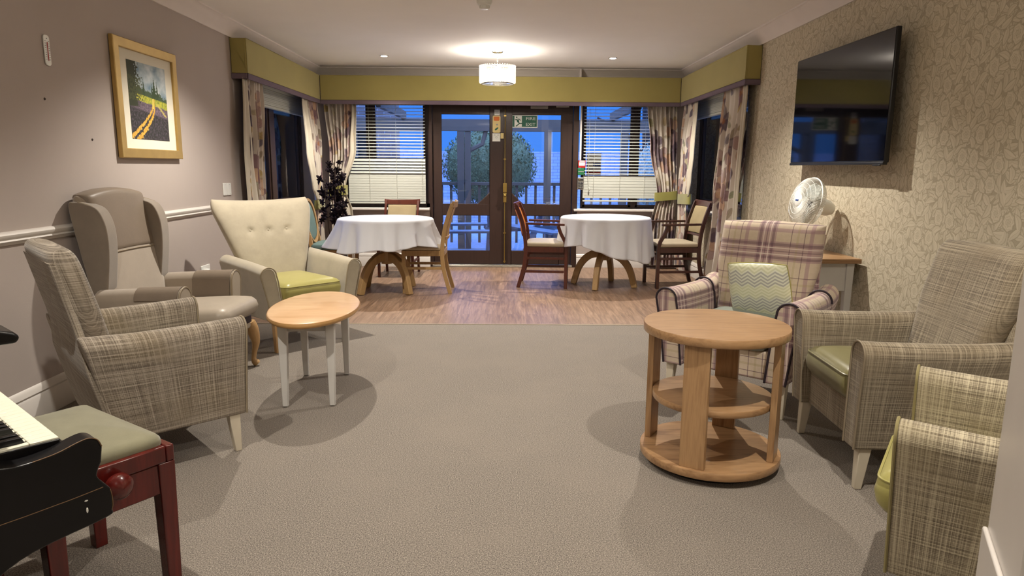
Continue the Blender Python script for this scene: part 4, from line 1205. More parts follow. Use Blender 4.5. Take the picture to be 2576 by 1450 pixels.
# wing chair ---------------------------------------------------------
wc = thing('armchair', 'tall taupe wing back armchair with head panel against the left wall', 'armchair', (-1.905, 3.869, 0), yaw(-3))
W, zb = .70, .26
prof = smooth_path([(.235, .605), (.1, .60), (-.05, .595), (-.22, .585)], 4)
for s_ in (-1, 1):
    a = obj('armrest', M_(arm(s_, [p[0] for p in prof], [p[1] for p in prof], zb, .235, .115, .012, .0)), MT['wing_light'], wc, bevel=.01, seg=3)
    pc_ = [p for p in prof if p[0] > .02]
    cv = []
    for p in [(.23, .611), (.11, .607), (.0, .603)]:
        r = arm_ring(s_, p[0], .44, p[1], .229, .127, .012)
        cv.append(r if s_ > 0 else r[::-1])
    obj('arm_cover', M_(loft(cv)), MT['leather'], a, bevel=.004)
    obj('front_facing', M_(loft([arm_ring(s_, y, zb+.01, .604, .232, .121, .012) for y in (.225, .245)])), MT['leather_light'], a, bevel=.008, seg=3)
    obj('arm_piping', M_(tube(arm_ring(s_, .242, zb+.01, .606, .23, .125, .012, n=14), .005, 6)), MT['pipe_taupe'], a)
    # wing: side panel sweeping forward above the arm
    out = smooth_path([(-.25, .50), (-.185, .56), (-.165, .66), (-.15, .80), (-.155, .92), (-.19, 1.005), (-.25, 1.035), (-.31, 1.045), (-.345, 1.02), (-.31, .8), (-.265, .56)], 5)
    wg = prism(out, s_*.215, s_*.300, 'YZ')
    wobj = obj('wing', M_(wg), MT['wing_velvet'], wc, bevel=.034, seg=5)
    obj('wing_piping', M_(tube([(s_*.292, y-.008, z) for y, z in out[3:34]], .004, 6)), MT['pipe_taupe'], wobj)
def wmid(u, v):
    vv = (v+1)/2; z0 = .30; H = .775
    z = z0 + H*vv + .035*(1-u*u)*vv**3
    return (.275*u, -.195 - .115*vv + .010*math.sin(vv*PI*1.2), z)
bkw = obj('backrest', M_(slab(wmid, lambda u, v: .105, 30, 34, 16, 14)), MT['wing_light'], wc)
def hmid(u, v):
    vv = .60 + .405*(v+1)/2
    p = wmid(u*.965, vv*2-1); return (p[0], p[1]+.004, p[2])
obj('head_panel', M_(slab(hmid, lambda u, v: .112, 24, 20, 14, 24)), MT['leather'], bkw)
obj('seam', M_(tube([(x, wmid(x/.275, .2)[1]+.056, wmid(x/.275, .2)[2]) for x in [-.25+.025*k for k in range(21)]], .003, 5)), MT['pipe_taupe'], bkw)
obj('seat_base', M_(box(-.25, .25, -.2, .345, zb, .36)), MT['leather_light'], wc, bevel=.015, seg=3)
qc = obj('seat_cushion', M_((pad(.475, .55, .11, .05, .02, .06), T(0, .15, .35) @ RX(R_(3)))), MT['leather_light'], wc)
obj('seat_strap', M_(box(-.245, .245, .33, .352, .30, .345)), MT['pipe_dark'], wc, bevel=.004)
for sx in (-1, 1):
    pth = [(sx*.30, .31, .285), (sx*.315, .325, .22), (sx*.322, .335, .15), (sx*.312, .325, .08), (sx*.305, .325, .04), (sx*.31, .345, .014)]
    lg = MB(); lg.add(tube(smooth_path(pth, 4), [r for r in [.034, .036, .038, .038, .036, .034, .031, .028, .025, .022, .019, .017, .0155, .015, .015, .0155, .018, .021, .023, .022, .020]], 12))
    obj('cabriole_leg', lg, MT['beech'], wc)
    obj('rear_leg', M_(taper(sx*.28, -.30, 0, .28, .016, .016, .024, .024, dx=0, dy=-.05)), MT['beech'], wc, bevel=.003)

# cream buttoned chair -------------------------------------------------
bc = thing('armchair', 'cream buttoned armchair with lime satin seat behind the oval table', 'armchair', (-1.542, 4.858, 0), yaw(-44))
W = .66; zb = .22
prof = smooth_path([(.33, .585), (.12, .60), (-.08, .61), (-.27, .62)], 5)
for s_ in (-1, 1):
    a = obj('armrest', M_(arm(s_, [p[0] for p in prof], [p[1] for p in prof], zb, .225, .105, .05, .015)), MT['cream_velvet'], bc, bevel=.008, seg=3)
    obj('arm_piping', M_(tube(arm_ring(s_, .334, zb+.004, .587, .223, .109, .05, .015, n=14), .005, 6)), MT['cream_pipe'], a)
def bmid(u, v):
    vv = (v+1)/2
    z = .30 + .685*vv + .018*u*u*vv**2
    w = .46 + .35*(max(0, vv-.24)/.76)**.9
    w *= 1 - .10*(max(0, vv-.84)/.16)**2
    y = -.185 - .23*vv**1.1 + .05*u*u*(.3+.7*vv) + .02*math.sin(vv*PI)
    return (w/2*u, y, z)
btn = [(-.42, .38), (-.0, .38), (.42, .38)]
def bth_(u, v):
    t = .13
    for a_, b_ in btn:
        d = ((u-a_)/.11)**2 + ((v-b_)/.085)**2
        t -= .045*math.exp(-d*2.2)
    return t
bb = obj('backrest', M_(slab(bmid, bth_, 54, 54, 7, 9)), MT['cream_velvet'], bc)
for a_, b_ in btn:
    p = bmid(a_, b_)
    obj('button', M_((sphere(.011, 12, 8, 1, .6, 1), T(p[0], p[1]+.046, p[2]))), MT['cream_velvet'], bb)
obj('seat_base', M_(box(-.235, .235, -.27, .30, zb, .35)), MT['cream_velvet'], bc, bevel=.01, seg=3)
qc = obj('seat_cushion', M_((pad(.455, .56, .13, .045, .02, .05), T(0, .065, .335))), MT['lime'], bc)
obj('cushion_piping', M_(tube([(x, y+.065, .335+.105) for x, y in rrect(.44, .545, .045)], .0035, 6, True)), MT['lime'], qc)
for sx in (-1, 1):
    obj('leg', M_(taper(sx*.265, .285, 0, .23, .015, .015, .024, .024)), MT['beech'], bc, bevel=.003)
    obj('leg', M_(taper(sx*.23, -.24, 0, .23, .015, .015, .022, .022, dy=-.06)), MT['beech'], bc, bevel=.003)

# ================================================================== SMALL TABLES
# oval table
ov = thing('side_table', 'oval maple topped side table with pale grey legs on the carpet', 'table', (-1.04, 3.70, 0), R_(5))
oa, ob_ = .238, .45
OZ = .482
def ell(a, b, z, n=64): return [(a*math.cos(2*PI*k/n), b*math.sin(2*PI*k/n), z) for k in range(n)]
obj('tabletop', M_(loft([ell(oa-.01, ob_-.01, OZ-.026), ell(oa-.001, ob_-.001, OZ-.020), ell(oa, ob_, OZ-.012), ell(oa-.003, ob_-.003, OZ-.003), ell(oa-.010, ob_-.010, OZ)])), MT['pale_top'], ov, angle=50)
obj('edge_band', M_(loft([ell(oa-.006, ob_-.006, OZ-.027), ell(oa+.0012, ob_+.0012, OZ-.019), ell(oa+.0014, ob_+.0014, OZ-.011), ell(oa-.002, ob_-.002, OZ-.0028)], cap=False)), MT['pale_edge'], ov, angle=50)
la, lb = .120, .255
obj('apron', M_(box(-la, la, -lb+.005, -lb+.022, OZ-.085, OZ-.026), box(-la, la, lb-.022, lb-.005, OZ-.085, OZ-.026), box(-la+.004, -la+.02, -lb, lb, OZ-.085, OZ-.026), box(la-.02, la-.004, -lb, lb, OZ-.085, OZ-.026)), MT['grey_paint'], ov, bevel=.002)
for sx in (-1, 1):
    for sy in (-1, 1):
        obj('leg', M_(taper(sx*la, sy*lb, .004, OZ-.026, .0145, .0145, .024, .024, dx=-sx*.0, dy=sy*.018)), MT['grey_paint'], ov, bevel=.004)

# round three tier shelf table
st = thing('side_table', 'round three tier oak side table in front of the tartan armchair', 'table', (.888, 2.785, 0), R_(0))
def disc(r, z0, z1): return lathe([(.001, z0), (r-.002, z0), (r, z0+.003), (r, z1-.003), (r-.002, z1), (.001, z1)], 96, False)
obj('tabletop', M_(disc(.297, .568, .603)), MT['oak'], st)
obj('middle_shelf', M_(disc(.248, .275, .302)), MT['oak'], st)
obj('bottom_shelf', M_(disc(.292, .030, .062)), MT['oak'], st)
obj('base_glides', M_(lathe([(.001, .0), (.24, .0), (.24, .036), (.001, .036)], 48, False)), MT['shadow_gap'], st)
for k, dg in enumerate((0, 90, 180, 270)):
    A = RZ(R_(dg - 121))
    obj('upright', M_((box(.246, .272, -.050, .050, .062, .568), A)), MT['oakv'], st, bevel=.0015)
obj('paper_wedge', M_((box(.26, .31, -.045, .05, .002, .02), RZ(R_(-121)) @ RY(R_(8)))), MT['sign_white'], st)

# ================================================================== DINING
def dining_table(label, loc, rotz, cl_label, hem, seed):
    t = thing('dining_table', label, 'table', loc, rotz, None)
    obj('tabletop', M_(disc(.455, .70, .732)), MT['oak'], t)
    obj('pedestal', M_((lathe([(.001, .28), (.055, .28), (.060, .34), (.060, .69), (.10, .70), (.001, .70)], 24, False))), MT['ash'], t)
    for k in range(4):
        pth = smooth_path([(.03, 0, .35), (.10, 0, .345), (.20, 0, .29), (.28, 0, .18), (.335, 0, .0)], 5)
        lo = [(x, z) for x, _, z in pth]
        up = []; dn = []
        for i, (x, z) in enumerate(lo):
            a = lo[max(0, i-1)]; b = lo[min(len(lo)-1, i+1)]; tx, tz = b[0]-a[0], b[1]-a[1]; L = math.hypot(tx, tz); nx, nz = -tz/L, tx/L
            h = .045 - .017*i/len(lo)
            up.append((x+nx*h, max(0, z+nz*h))); dn.append((x-nx*h, max(0, z-nz*h)))
        obj('leg', M_((prism(up + dn[::-1], -.027, .027, 'XZ'), RZ(PI/4 + k*PI/2))), MT['ash'], t, bevel=.005)
    # cloth lying on the table
    rng = random.Random(seed)
    N = 240; rings = []
    ph = rng.uniform(0, 6); folds = 13
    zt = .7355
    prof = [(0.0, 0), (.2, 0), (.38, 0), (.445, 0), (.462, -.004), (.470, -.016)]
    v = []; f = []
    rows = []
    for r, dz in prof: rows.append([(r*math.cos(2*PI*k/N), r*math.sin(2*PI*k/N), zt+dz) for k in range(N)])
    M = 22
    for j in range(1, M+1):
        row = []
        tt = j/M
        for k in range(N):
            th = 2*PI*k/N
            drop, out = hem(th)
            ph_ = folds*th + ph + .9*math.sin(2*th+seed) + .5*math.sin(5*th)
            wv = math.sin(ph_) + .35*math.sin(2*ph_+1)
            amp_ = .030*tt**.8*(1 + .4*math.sin(3*th+seed))
            r = .470 + out*tt**1.3 + amp_*wv - .004*tt
            z = zt - .016 - drop*tt + .012*tt*math.sin(ph_*.5+seed)
            row.append((r*math.cos(th), r*math.sin(th), z))
        rows.append(row)
    for r in rows: v += r
    m = len(rows)
    for j in range(m-1):
        for k in range(N):
            k2 = (k+1) % N
            f.append((j*N+k, j*N+k2, (j+1)*N+k2, (j+1)*N+k))
    mb = MB(); mb.add((v, f))
    co = obj('tablecloth', mb, MT['cloth'], None, loc=loc, rotz=rotz, angle=180)
    s_ = co.modifiers.new('solid', 'SOLIDIFY'); s_.thickness = .002; s_.offset = 1
    tag(co, cl_label, 'tablecloth')
    return t
def bump_(th, c, w): 
    d = (math.degrees(th) - c + 180) % 360 - 180
    return math.exp(-(d/w)**2)
dining_table('pedestal dining table with arched ash legs, left of the doors', (-1.18, 6.82, 0), R_(4), 'white round tablecloth spreading over the teal seat, left dining table',
             lambda th: (.26 + .05*bump_(th, 90, 70) - .03*bump_(th, 175, 25) + .025*math.sin(2*th), .05 + .10*bump_(th, 180, 30) + .05*bump_(th, 0, 28)), 3)
dining_table('pedestal dining table with arched ash legs, right of the doors', (1.06, 7.19, 0), R_(22), 'white round tablecloth hanging low on one side, right dining table',
             lambda th: (.30 + .13*bump_(th, 300, 60) - .05*bump_(th, 210, 40), .03), 8)

def side_chair(label, loc, rotz, wm, seatm, backm, arms=False, seat_z=.46, h=.90, W=.44, D=.44, curved=True, slats=None, bars=1, name='dining_chair'):
    t = thing(name, label, 'chair', loc, rotz)
    hw, hd = W/2, D/2
    for s_ in (-1, 1):
        # rear leg runs up into the back post, raked
        pth = smooth_path([(s_*(hw-.02), -hd-.055, 0), (s_*(hw-.02), -hd+.01, .25), (s_*(hw-.02), -hd+.02, .45), (s_*(hw-.02), -hd-.015, .68), (s_*(hw-.02), -hd-.085, h-.01)], 4)
        obj('rear_leg', M_(tube(pth, [1]*len(pth), sq=(.019, .013))), wm, t, bevel=.003)
        top = .665 if arms else seat_z-.03
        if arms:
            pth = smooth_path([(s_*(hw-.012), hd-.0, 0), (s_*(hw-.012), hd-.0, .30), (s_*(hw-.012), hd-.005, .46), (s_*(hw-.0), hd-.06, .58), (s_*(hw+.005), hd-.085, .655)], 4)
            obj('front_leg', M_(tube(pth, [1]*len(pth), sq=(.017, .017))), wm, t, bevel=.003)
            pa = smooth_path([(s_*(hw+.005), hd-.02, .665), (s_*(hw+.012), .05, .668), (s_*(hw-.0), -hd+.02, .672)], 5)
            obj('armrest', M_(tube(pa, [1]*len(pa), sq=(.020, .011))), wm, t, bevel=.004)
        else:
            obj('front_leg', M_(taper(s_*(hw-.02), hd-.02, 0, top, .014, .014, .019, .019)), wm, t, bevel=.003)
        for zz in ([.16, .30] if bars > 1 else [.24]):
            obj('stretcher', M_(box(s_*(hw-.02)-.009, s_*(hw-.02)+.009, -hd+.0, hd-.02, zz, zz+.026)), wm, t, bevel=.002)
    obj('seat_rail', M_(box(-hw+.02, hw-.02, hd-.035, hd-.012, seat_z-.085, seat_z-.03), box(-hw+.02, hw-.02, -hd+.0, -hd+.022, seat_z-.085, seat_z-.03),
        box(-hw+.008, -hw+.028, -hd+.01, hd-.02, seat_z-.085, seat_z-.03), box(hw-.028, hw-.008, -hd+.01, hd-.02, seat_z-.085, seat_z-.03)), wm, t, bevel=.002)
    obj('seat', M_((pad(W-.01, D-.01, .045, .018, .018, .04), T(0, .01, seat_z-.03))), seatm, t)
    def by(z): # y of the back posts at height z
        return -hd+.02 - .035*(z-.45)/.23 if z < .68 else -hd-.015 - .07*(z-.68)/(h-.69)
    bow = lambda x: -.028*(1-(x/hw)**2)
    # crest rail
    for (z0, z1, nm) in ((h-.055, h+.005, 'crest_rail'), (.535, .565, 'lower_rail')):
        rings = []
        for k in range(13):
            x = -hw+.0 + (2*hw)*k/12 if nm == 'crest_rail' else -hw+.03 + (2*hw-.06)*k/12
            y0 = by((z0+z1)/2)+bow(x)
            up = .008*(abs(x)/hw)**4 if nm == 'crest_rail' else 0
            rings.append([(x, y0-.011, z0+up), (x, y0+.011, z0+up), (x, y0+.009-.012, z1+up), (x, y0-.011-.008, z1+up)])
        obj(nm, M_(loft(rings)), wm, t, bevel=.004)
    if slats:
        for k in range(slats):
            x = (-hw+.09) + (2*hw-.18)*k/(slats-1)
            obj('back_slat', M_(loft([[(x+a*.022, by(z)+bow(x)+b*.005, z) for a, b in ((-1,-1),(1,-1),(1,1),(-1,1))] for z in (.56, .66, .76, h-.05)])), backm, t, bevel=.002)
    else:
        obj('back_panel', M_(slab(lambda u, v: ((hw-.042)*u, by(.705+.135*v*(h-.62)/.28)+bow((hw-.04)*u), (.565+h-.055)/2 + v*(h-.055-.565)/2), lambda u, v: .028, 16, 12, 20, 20)), backm, t)
    return t
side_chair('light ash dining chair pulled up to the right of the left table', (-.80, 6.86, 0), yaw(180), MT['ash'], MT['beige_pad'], MT['ash'], slats=3, h=.90, W=.40, D=.42, bars=1)
side_chair('reddish wood chair with beige woven back behind the left table', (-1.22, 7.86, 0), yaw(-92), MT['mahog'], MT['beige_pad'], MT['beige_weave'], h=.85, W=.42, D=.42, bars=2)
side_chair('mahogany elbow chair with orange back panel left of the right table', (.44, 7.24, 0), yaw(-6), MT['mahog'], MT['beige_pad'], MT['orange_back'], arms=True, h=.87, W=.46, D=.44, bars=2)
side_chair('dark brown elbow chair with beige panel back right of the right table', (1.80, 7.26, 0), yaw(186), MT['mahog_dark'], MT['beige_pad'], MT['beige_weave'], arms=True, h=.90, W=.46, D=.46, bars=2)
# teal chair with rounded beech back
tc = thing('dining_chair', 'teal seated chair with rounded beech hoop back, half hidden behind the cream armchair', 'chair', (-1.71, 6.86, 0), yaw(2))
hoop = [(.19*math.sin(a), -.20-.06*(math.cos(a)+1)/2*1.0, .70 + .21*math.cos(a)) for a in [2*PI*k/36 for k in range(36)]]
hb = obj('hoop_back', M_(tube(hoop, [1]*36, closed=True, sq=(.022, .012))), MT['beech'], tc)
obj('back_pad', M_(slab(lambda u, v: (.172*u*math.sqrt(1-.5*v*v), -.20-.06*(v*.9+1)/2, .70+.19*v*math.sqrt(1-.5*u*u)), lambda u, v: .03, 18, 18, 12, 12)), MT['teal'], tc)
obj('seat', M_((pad(.44, .44, .055, .02, .015, .08), T(0, .02, .43))), MT['teal'], tc)
obj('seat_rail', M_(box(-.19, .19, -.17, .20, .385, .43)), MT['beech'], tc, bevel=.006)
for sx in (-1, 1):
    obj('front_leg', M_(taper(sx*.18, .19, 0, .39, .013, .013, .019, .019)), MT['beech'], tc, bevel=.003)
    obj('rear_leg', M_(tube(smooth_path([(sx*.17, -.24, 0), (sx*.17, -.19, .25), (sx*.17, -.185, .45), (sx*.165, -.205, .58)], 4), [1]*13, sq=(.018, .013))), MT['beech'], tc, bevel=.003)

# ================================================================== PIANO AND STOOL
# piano frame: local x runs along the keyboard away from the viewer, local y towards the player
pn_a = math.atan2(.66, -.75)
pi_ = thing('upright_piano', 'worn black upright piano with ivory keys in the bottom left corner', 'piano', (-.876, 1.285, 0), pn_a)
# local +y must be the player side; rotation of x axis to (-.75,.66) makes local y = (-.66,-.75), so player side is -y
def yz(pts): return [(-a, z) for a, z in pts]
E = MT['ebony']
# end panel: outline in (towards player, z)
cheek = [(-.50, .02), (-.50, .930), (-.095, .930), (-.095, .88), (-.11, .855), (-.15, .84), (-.21, .835), (-.225, .79), (-.21, .745), (-.16, .712), (-.10, .694)]
cheek += [(-.06, .692), (-.02, .697), (.015, .707), (.035, .710), (.050, .703), (.058, .685), (.054, .655), (.044, .63), (.053, .612), (.060, .602), (.066, .59), (.066, .55), (.053, .535), (-.075, .515), (-.145, .48), (-.185, .43), (-.20, .37), (-.20, .02)]
cheek = cheek[:3] + smooth_path(cheek[3:17], 5) + smooth_path(cheek[17:30], 4) + cheek[30:]
for x0, x1, nm in ((-.052, -.004, 'end_panel'), (.96, 1.02, 'end_panel')):
    obj(nm, M_(prism(yz(cheek), x0, x1, 'YZ')), E, pi_, bevel=.006, seg=3)
obj('worn_edge', M_(tube([(-.0525, -y, z+.0004) for y, z in smooth_path([(-.06, .692), (-.02, .697), (.015, .707), (.035, .710), (.050, .703), (.057, .687)], 5)], .0011, 5)), MT['worn'], pi_)
obj('panel_seam', M_(tube([(-.0522, -y, z) for y, z in [(-.20, .587), (-.08, .592), (.0, .597), (.052, .602)]], .0009, 5)), MT['worn'], pi_)
obj('rubbed_corner', M_(tube([(-.051, -y, z) for y, z in smooth_path([(.0645, .592), (.0665, .58), (.0665, .557), (.060, .541)], 4)], .0011, 5)), MT['worn'], pi_)
obj('case_back', M_(box(-.02, .97, .22, .49, .02, .93)), E, pi_)
obj('key_bed', M_(box(-.04, 1.0, -.05, .30, .545, .59)), E, pi_, bevel=.004)
obj('key_slip', M_(box(-.006, .96, -.025, -.006, .58, .675)), E, pi_, bevel=.003)
obj('top_lid', M_(prism([(.065, .925), (.52, .925), (.52, .952), (.09, .952), (.068, .946), (.058, .936)], -.072, 1.04, 'YZ'), ), E, pi_, bevel=.006, seg=3)
obj('fallboard', M_(box(-.012, .96, .152, .175, .66, .90)), E, pi_, bevel=.003)
kd = .048
NW = 44
for k in range(NW):
    x = .002 + k*.0236
    if x > .93: break
    obj('white_key', M_(box(x, x+.0222, .0, kd, .688, .710), box(x+.004, x+.0185, kd, .15, .688, .709)), MT['ivory'], pi_, bevel=.0012)
    if k % 7 in (0, 1, 3, 4, 5):
        obj('black_key', M_(prism([(.052, .709), (.057, .721), (.15, .721), (.15, .70), (.052, .70)], x+.0236-.006, x+.0236+.006, 'YZ')), E, pi_, bevel=.0015)
obj('key_block', M_(box(-.006, -.001, .0, .15, .60, .708)), E, pi_, bevel=.003)
obj('paint_chip', M_((sphere(.004, 8, 5, .12, .5, 1.5), T(-.053, -.02, .565)), (sphere(.003, 8, 5, .12, 1.1, .6), T(-.053, -.02, .585))), MT['sign_white'], pi_)

# adjustable stool
so = thing('piano_stool', 'red lacquered piano stool with faded green velour seat and round side knobs', 'stool', (-1.235, 1.847, 0), math.atan2(.57, -.82))
# local x along (-.8,.6) ; local y = (-.6,-.8) towards the piano
hx, hy = .245, .17
obj('seat_frame', M_(box(-hx, hx, -hy, -hy+.024, .412, .460), box(-hx, hx, hy-.024, hy, .412, .460), box(-hx, -hx+.024, -hy+.0245, hy-.0245, .412, .460), box(hx-.024, hx, -hy+.0245, hy-.0245, .412, .460)), MT['cherry'], so, bevel=.004)
obj('lower_frame', M_(box(-hx+.004, hx-.004, -hy+.006, -hy+.026, .322, .410), box(-hx+.004, hx-.004, hy-.026, hy-.006, .322, .410), box(-hx+.006, -hx+.026, -hy+.01, hy-.01, .322, .410), box(hx-.026, hx-.006, -hy+.01, hy-.01, .322, .410)), MT['cherry'], so, bevel=.003)
obj('seat_pad', M_((pad(2*hx-.03, 2*hy-.03, .05, .022, .022, .03), T(0, 0, .442))), MT['green_velvet'], so)
for sx in (-1, 1):
    for sy in (-1, 1):
        obj('leg', M_(taper(sx*(hx-.024), sy*(hy-.024), 0, .412, .019, .019, .024, .024)), MT['cherry'], so, bevel=.003)
    obj('knob', M_((lathe([(.001, .0), (.016, .0), (.016, .012), (.030, .016), (.036, .028), (.034, .042), (.022, .054), (.001, .058)], 28, False), T(sx*(hx-.004), 0, .405) @ RY(sx*PI/2))), MT['cherry'], so)

# ================================================================== OUTSIDE
struct('trim_7', M_(box(-9, 9, YB+.3, 24, -.25, -.16)), 'gravel')
dk = tag(obj('garden_deck', M_(*[box(-3.4, 3.4, 8.9+.145*k, 9.038+.145*k, -.10, -.07) for k in range(16)]), MT['deck'], bevel=.003), 'bluish grey timber decking outside the doors', 'decking')
ver = thing('veranda', 'dark timber veranda beam and posts beyond the garden doors', 'veranda', (0, 11.1, 0))
obj('beam', M_(box(-3.4, 3.4, -.06, .06, 1.80, 1.98)), MT['postwood'], ver)
obj('rafter', M_(*[box(x-.03, x+.03, -2.2, .1, 1.98, 2.10) for x in (-2.6, -1.6, 1.7, 2.8)]), MT['postwood'], ver)
for x in (-2.4, -.70, -.59, .68, 1.9, 3.1):
    w = .045 if x in (-.59,) else .055
    obj('post', M_(box(x-w, x+w, -w, w, -.1, 1.82)), MT['postwood'], ver)
obj('brace', M_(tube([(-.56, 0, 1.50), (-.36, 0, 1.60), (-.30, 0, 1.82)], .035, 6)), MT['postwood'], ver)
rl = thing('deck_railing', 'dark timber railing along the outer edge of the deck', 'railing', (0, 11.2, 0))
obj('handrail', M_(box(-3.3, 3.3, -.05, .05, .95, 1.0)), MT['postwood'], rl, bevel=.004)
for k in range(44):
    x = -3.3 + .152*k
    obj('baluster', M_(box(x-.02, x+.02, -.015, .015, .02, .95)), MT['postwood'], rl)
def picnic(label, x, y, rz):
    t = thing('picnic_table', label, 'table', (x, y, -.07), rz)
    obj('tabletop', M_(*[box(-.75, .75, -.35+.145*k, -.215+.145*k, .70, .735) for k in range(5)]), MT['deck'], t, bevel=.003)
    for s_ in (-1, 1):
        obj('bench', M_(*[box(-.75, .75, s_*.62-.13+.135*k, s_*.62-.005+.135*k, .42, .45) for k in range(2)]), MT['deck'], t, bevel=.003)
        obj('trestle', M_(*[(box(-.02, .02, -.045, .045, -.03, .84), T(s_*.55, q*.02, 0) @ T(0, q*.42, 0) @ RX(q*R_(27))) for q in (-1, 1)], box(s_*.55-.02, s_*.55+.02, -.75, .75, .36, .42)), MT['deck'], t)
    return t
picnic('grey picnic table on the deck seen through the left door', -.75, 10.0, R_(8))
picnic('grey picnic table on the deck seen through the right door', .95, 10.1, R_(-62))
def bush(name, label, x, y, z, rx, ry, rz_, n, seed, ls=.05, trunk=True, mat='hedge'):
    t = thing(name, label, 'shrub', (x, y, -.16))
    rng = random.Random(seed); mb = MB()
    for k in range(n):
        d = Vector((rng.gauss(0, 1), rng.gauss(0, 1), rng.gauss(0, 1))).normalized()*rng.uniform(.78, 1.04)
        p = Vector((d.x*rx, d.y*ry, z + d.z*rz_))
        L = ls*rng.uniform(.6, 1.3)
        M = Matrix.Translation(p) @ RZ(rng.uniform(0, 6.3)) @ RX(rng.uniform(-1.2, 1.2))
        mb.add(([(-.35*L, 0, 0), (0, -L, 0), (.35*L, 0, .1*L), (0, L, 0)], [(0, 1, 2, 3)]), M)
    o = obj('foliage', mb, MT[mat], t, weld=False, flat=True)
    obj('inner_mass', M_((sphere(1, 16, 10, rx*.93, ry*.93, rz_*.93), T(0, 0, z))), MT[mat], t)
    if trunk: obj('trunk', M_(tube([(0, 0, 0), (.02, 0, z)], .05, 8)), MT['bark'], t)
    return t
bush('garden_shrub', 'big rounded evergreen shrub right behind the meeting of the doors', -.28, 12.8, 1.42, 0.85, .6, .72, 12000, 3, ls=.034)
bush('garden_shrub', 'low spreading shrub at the left end behind the railing', -2.6, 13.2, 1.0, .8, .6, .7, 1800, 5)
bush('garden_shrub', 'dark conifer hedge beyond the right back window', 2.9, 12.6, 1.1, .7, .6, .85, 5200, 6, ls=.035, mat='hedge_pale')
bush('hedge', 'dark hedge close outside the left side window', -6.2, 8.4, .9, .9, 3.4, .95, 9000, 7, trunk=False, mat='hedge_pale')
bush('hedge', 'dark hedge outside the right side window', 6.4, 8.6, .8, .8, 3.2, .85, 8000, 9, trunk=False, mat='hedge_pale')
tr = thing('garden_tree', 'dark tree trunk with branches outside the right back window', 'tree', (3.15, 15.5, -.16))
obj('trunk', M_(tube([(0, 0, 0), (.05, 0, 1.4), (-.05, 0, 3.2)], [.16, .13, .09], 10)), MT['bark'], tr)
obj('branch', M_(tube([(0, 0, 1.6), (-.5, 0, 2.2), (-1.1, .1, 2.5)], [.06, .04, .02], 7), tube([(0, 0, 2.0), (.5, 0, 2.6), (.9, .1, 3.0)], [.06, .04, .02], 7)), MT['bark'], tr)
bw_ = thing('neighbouring_house', 'brown brick wing with dark window outside the left back window', 'building', (-2.6, 12.0, -.16))
obj('wall', M_(box(-2.4, .75, 0, .3, 0, 2.9)), MT['brickr'], bw_)
w_ = obj('window', M_(box(-.55, .30, -.05, .0, 1.0, 2.1)), MT['darkwood'], bw_)
obj('pane', M_(box(-.48, -.15, -.06, -.05, 1.08, 2.02), box(-.08, .23, -.06, -.05, 1.08, 2.02)), MT['screen'], w_)
obj('gutter', M_(box(-2.5, .9, -.2, .35, 2.9, 3.0)), MT['dark_print'], bw_)
gw = tag(obj('garden_wall', M_(box(-8, 9, 17.0, 17.2, -.16, 1.62)), MT['brickw']), 'pale painted brick garden wall at the far end of the garden', 'wall')
# ================================================================== LIGHT
def spot(x, y, power, size=R_(140), blend=.9, rad=.03, col=(1, .93, .83), z=2.385):
    l = bpy.data.lights.new('downlight', 'SPOT'); l.energy = power; l.spot_size = size; l.spot_blend = blend; l.shadow_soft_size = rad; l.color = col
    o = bpy.data.objects.new('downlight', l); COL.objects.link(o); o.location = (x, y, z); return o
for x in (-1.29, 1.15):
    spot(x, 7.61, 140, R_(125), .6, .02); spot(x, 4.65, 125, R_(128), .7, .02); spot(x, 1.75, 88, R_(128), .7, .02); spot(x, -1.2, 60)
# bulb light of the visible crystal lamp and the two added unseen ones
for y, e in ((7.25, 20), (1.7, 15), (-2.0, 32)):
    l = bpy.data.lights.new('lamp bulbs', 'POINT'); l.energy = e; l.color = (1, .92, .81); l.shadow_soft_size = .07
    o = bpy.data.objects.new('lamp bulbs', l); COL.objects.link(o); o.location = (-.08, y, 2.4-.20)
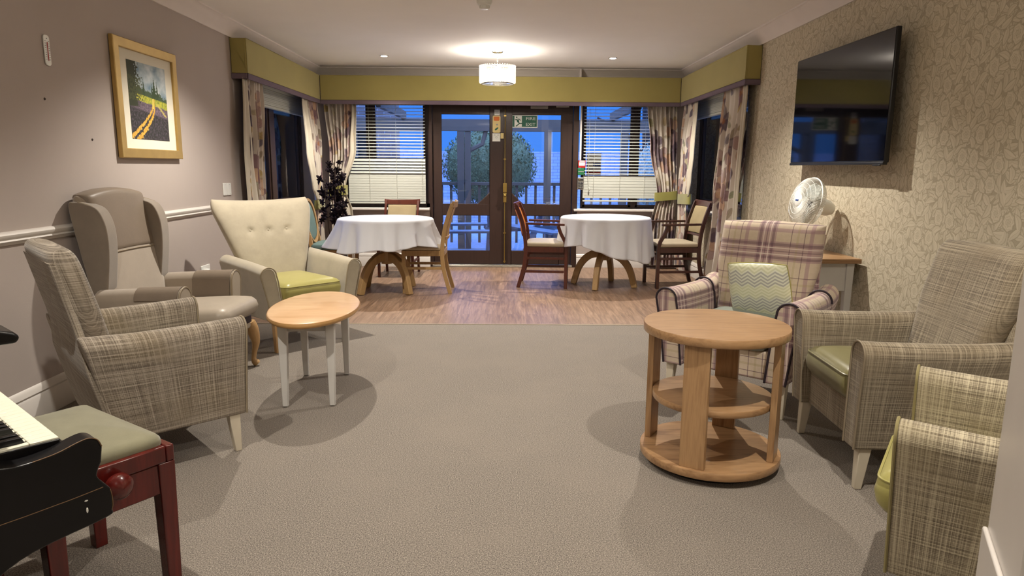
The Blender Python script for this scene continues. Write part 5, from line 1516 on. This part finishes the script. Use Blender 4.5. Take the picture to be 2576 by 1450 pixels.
# dusk sky
w = bpy.data.worlds.new('dusk'); S.world = w; w.use_nodes = True
nt = w.node_tree; bg = nt.nodes['Background']
tc_ = nt.nodes.new('ShaderNodeTexCoord'); sp_ = nt.nodes.new('ShaderNodeSeparateXYZ'); rp = nt.nodes.new('ShaderNodeValToRGB')
nt.links.new(tc_.outputs['Generated'], sp_.inputs[0]); nt.links.new(sp_.outputs[2], rp.inputs[0]); nt.links.new(rp.outputs[0], bg.inputs[0])
rp.color_ramp.elements[0].color = (.016, .080, .27, 1); rp.color_ramp.elements[0].position = .16
rp.color_ramp.elements[1].color = (.26, .50, 1.35, 1); rp.color_ramp.elements[1].position = .42
bg.inputs[1].default_value = 2.3

# ================================================================== CAMERA
cam = bpy.data.cameras.new('camera'); co = bpy.data.objects.new('camera', cam); COL.objects.link(co)
cam.sensor_width = 36; cam.lens = 1720/2576*36; cam.clip_start = .05
f_ = 1720.; cxp, cyp = 1288., 725.; roll = R_(.30)
vy = Vector(((1270-cxp)/f_, -(421-cyp)/f_, -1)).normalized()
up = Vector((math.sin(roll), math.cos(roll), 0)); vz = (up - vy*up.dot(vy)).normalized(); vx = vy.cross(vz)
Rm = Matrix((vx, vy, vz))       # rows: world axes in camera space -> this is camera-to-world
co.matrix_world = Matrix.Translation((0, 0, 1.24)) @ Rm.to_4x4()
S.camera = co
S.view_settings.view_transform = 'Standard'; S.view_settings.look = 'None'; S.view_settings.gamma = 1; S.view_settings.exposure = 0.8
S.view_settings.use_curve_mapping = False
S.cycles.max_bounces = 8; S.cycles.transparent_max_bounces = 16; S.cycles.use_denoising = True

# repeats of a kind share a group
GR = {'armchair': 'armchairs round the carpet', 'curtain': 'floral curtains', 'pelmet': 'olive pelmets', 'venetian_blind': 'cream window blinds', 'switch_plate': 'blank switch plates on the left wall',
      'ceiling_spotlight': 'recessed ceiling spotlights', 'ceiling_lamp': 'crystal ceiling lamps', 'notice': 'notices on the left door stile', 'wall_plug': 'wall plugs in the left wall', 'dining_table': 'round dining tables',
      'tablecloth': 'white tablecloths', 'dining_chair': 'chairs at the dining tables', 'side_table': 'small side tables', 'picnic_table': 'picnic tables on the deck', 'garden_shrub': 'shrubs in the garden', 'hedge': 'hedges beside the house'}
for o in COL.objects:
    k = o.name.split('.')[0]
    if o.parent is None and k in GR and 'label' in o: o['group'] = GR[k]
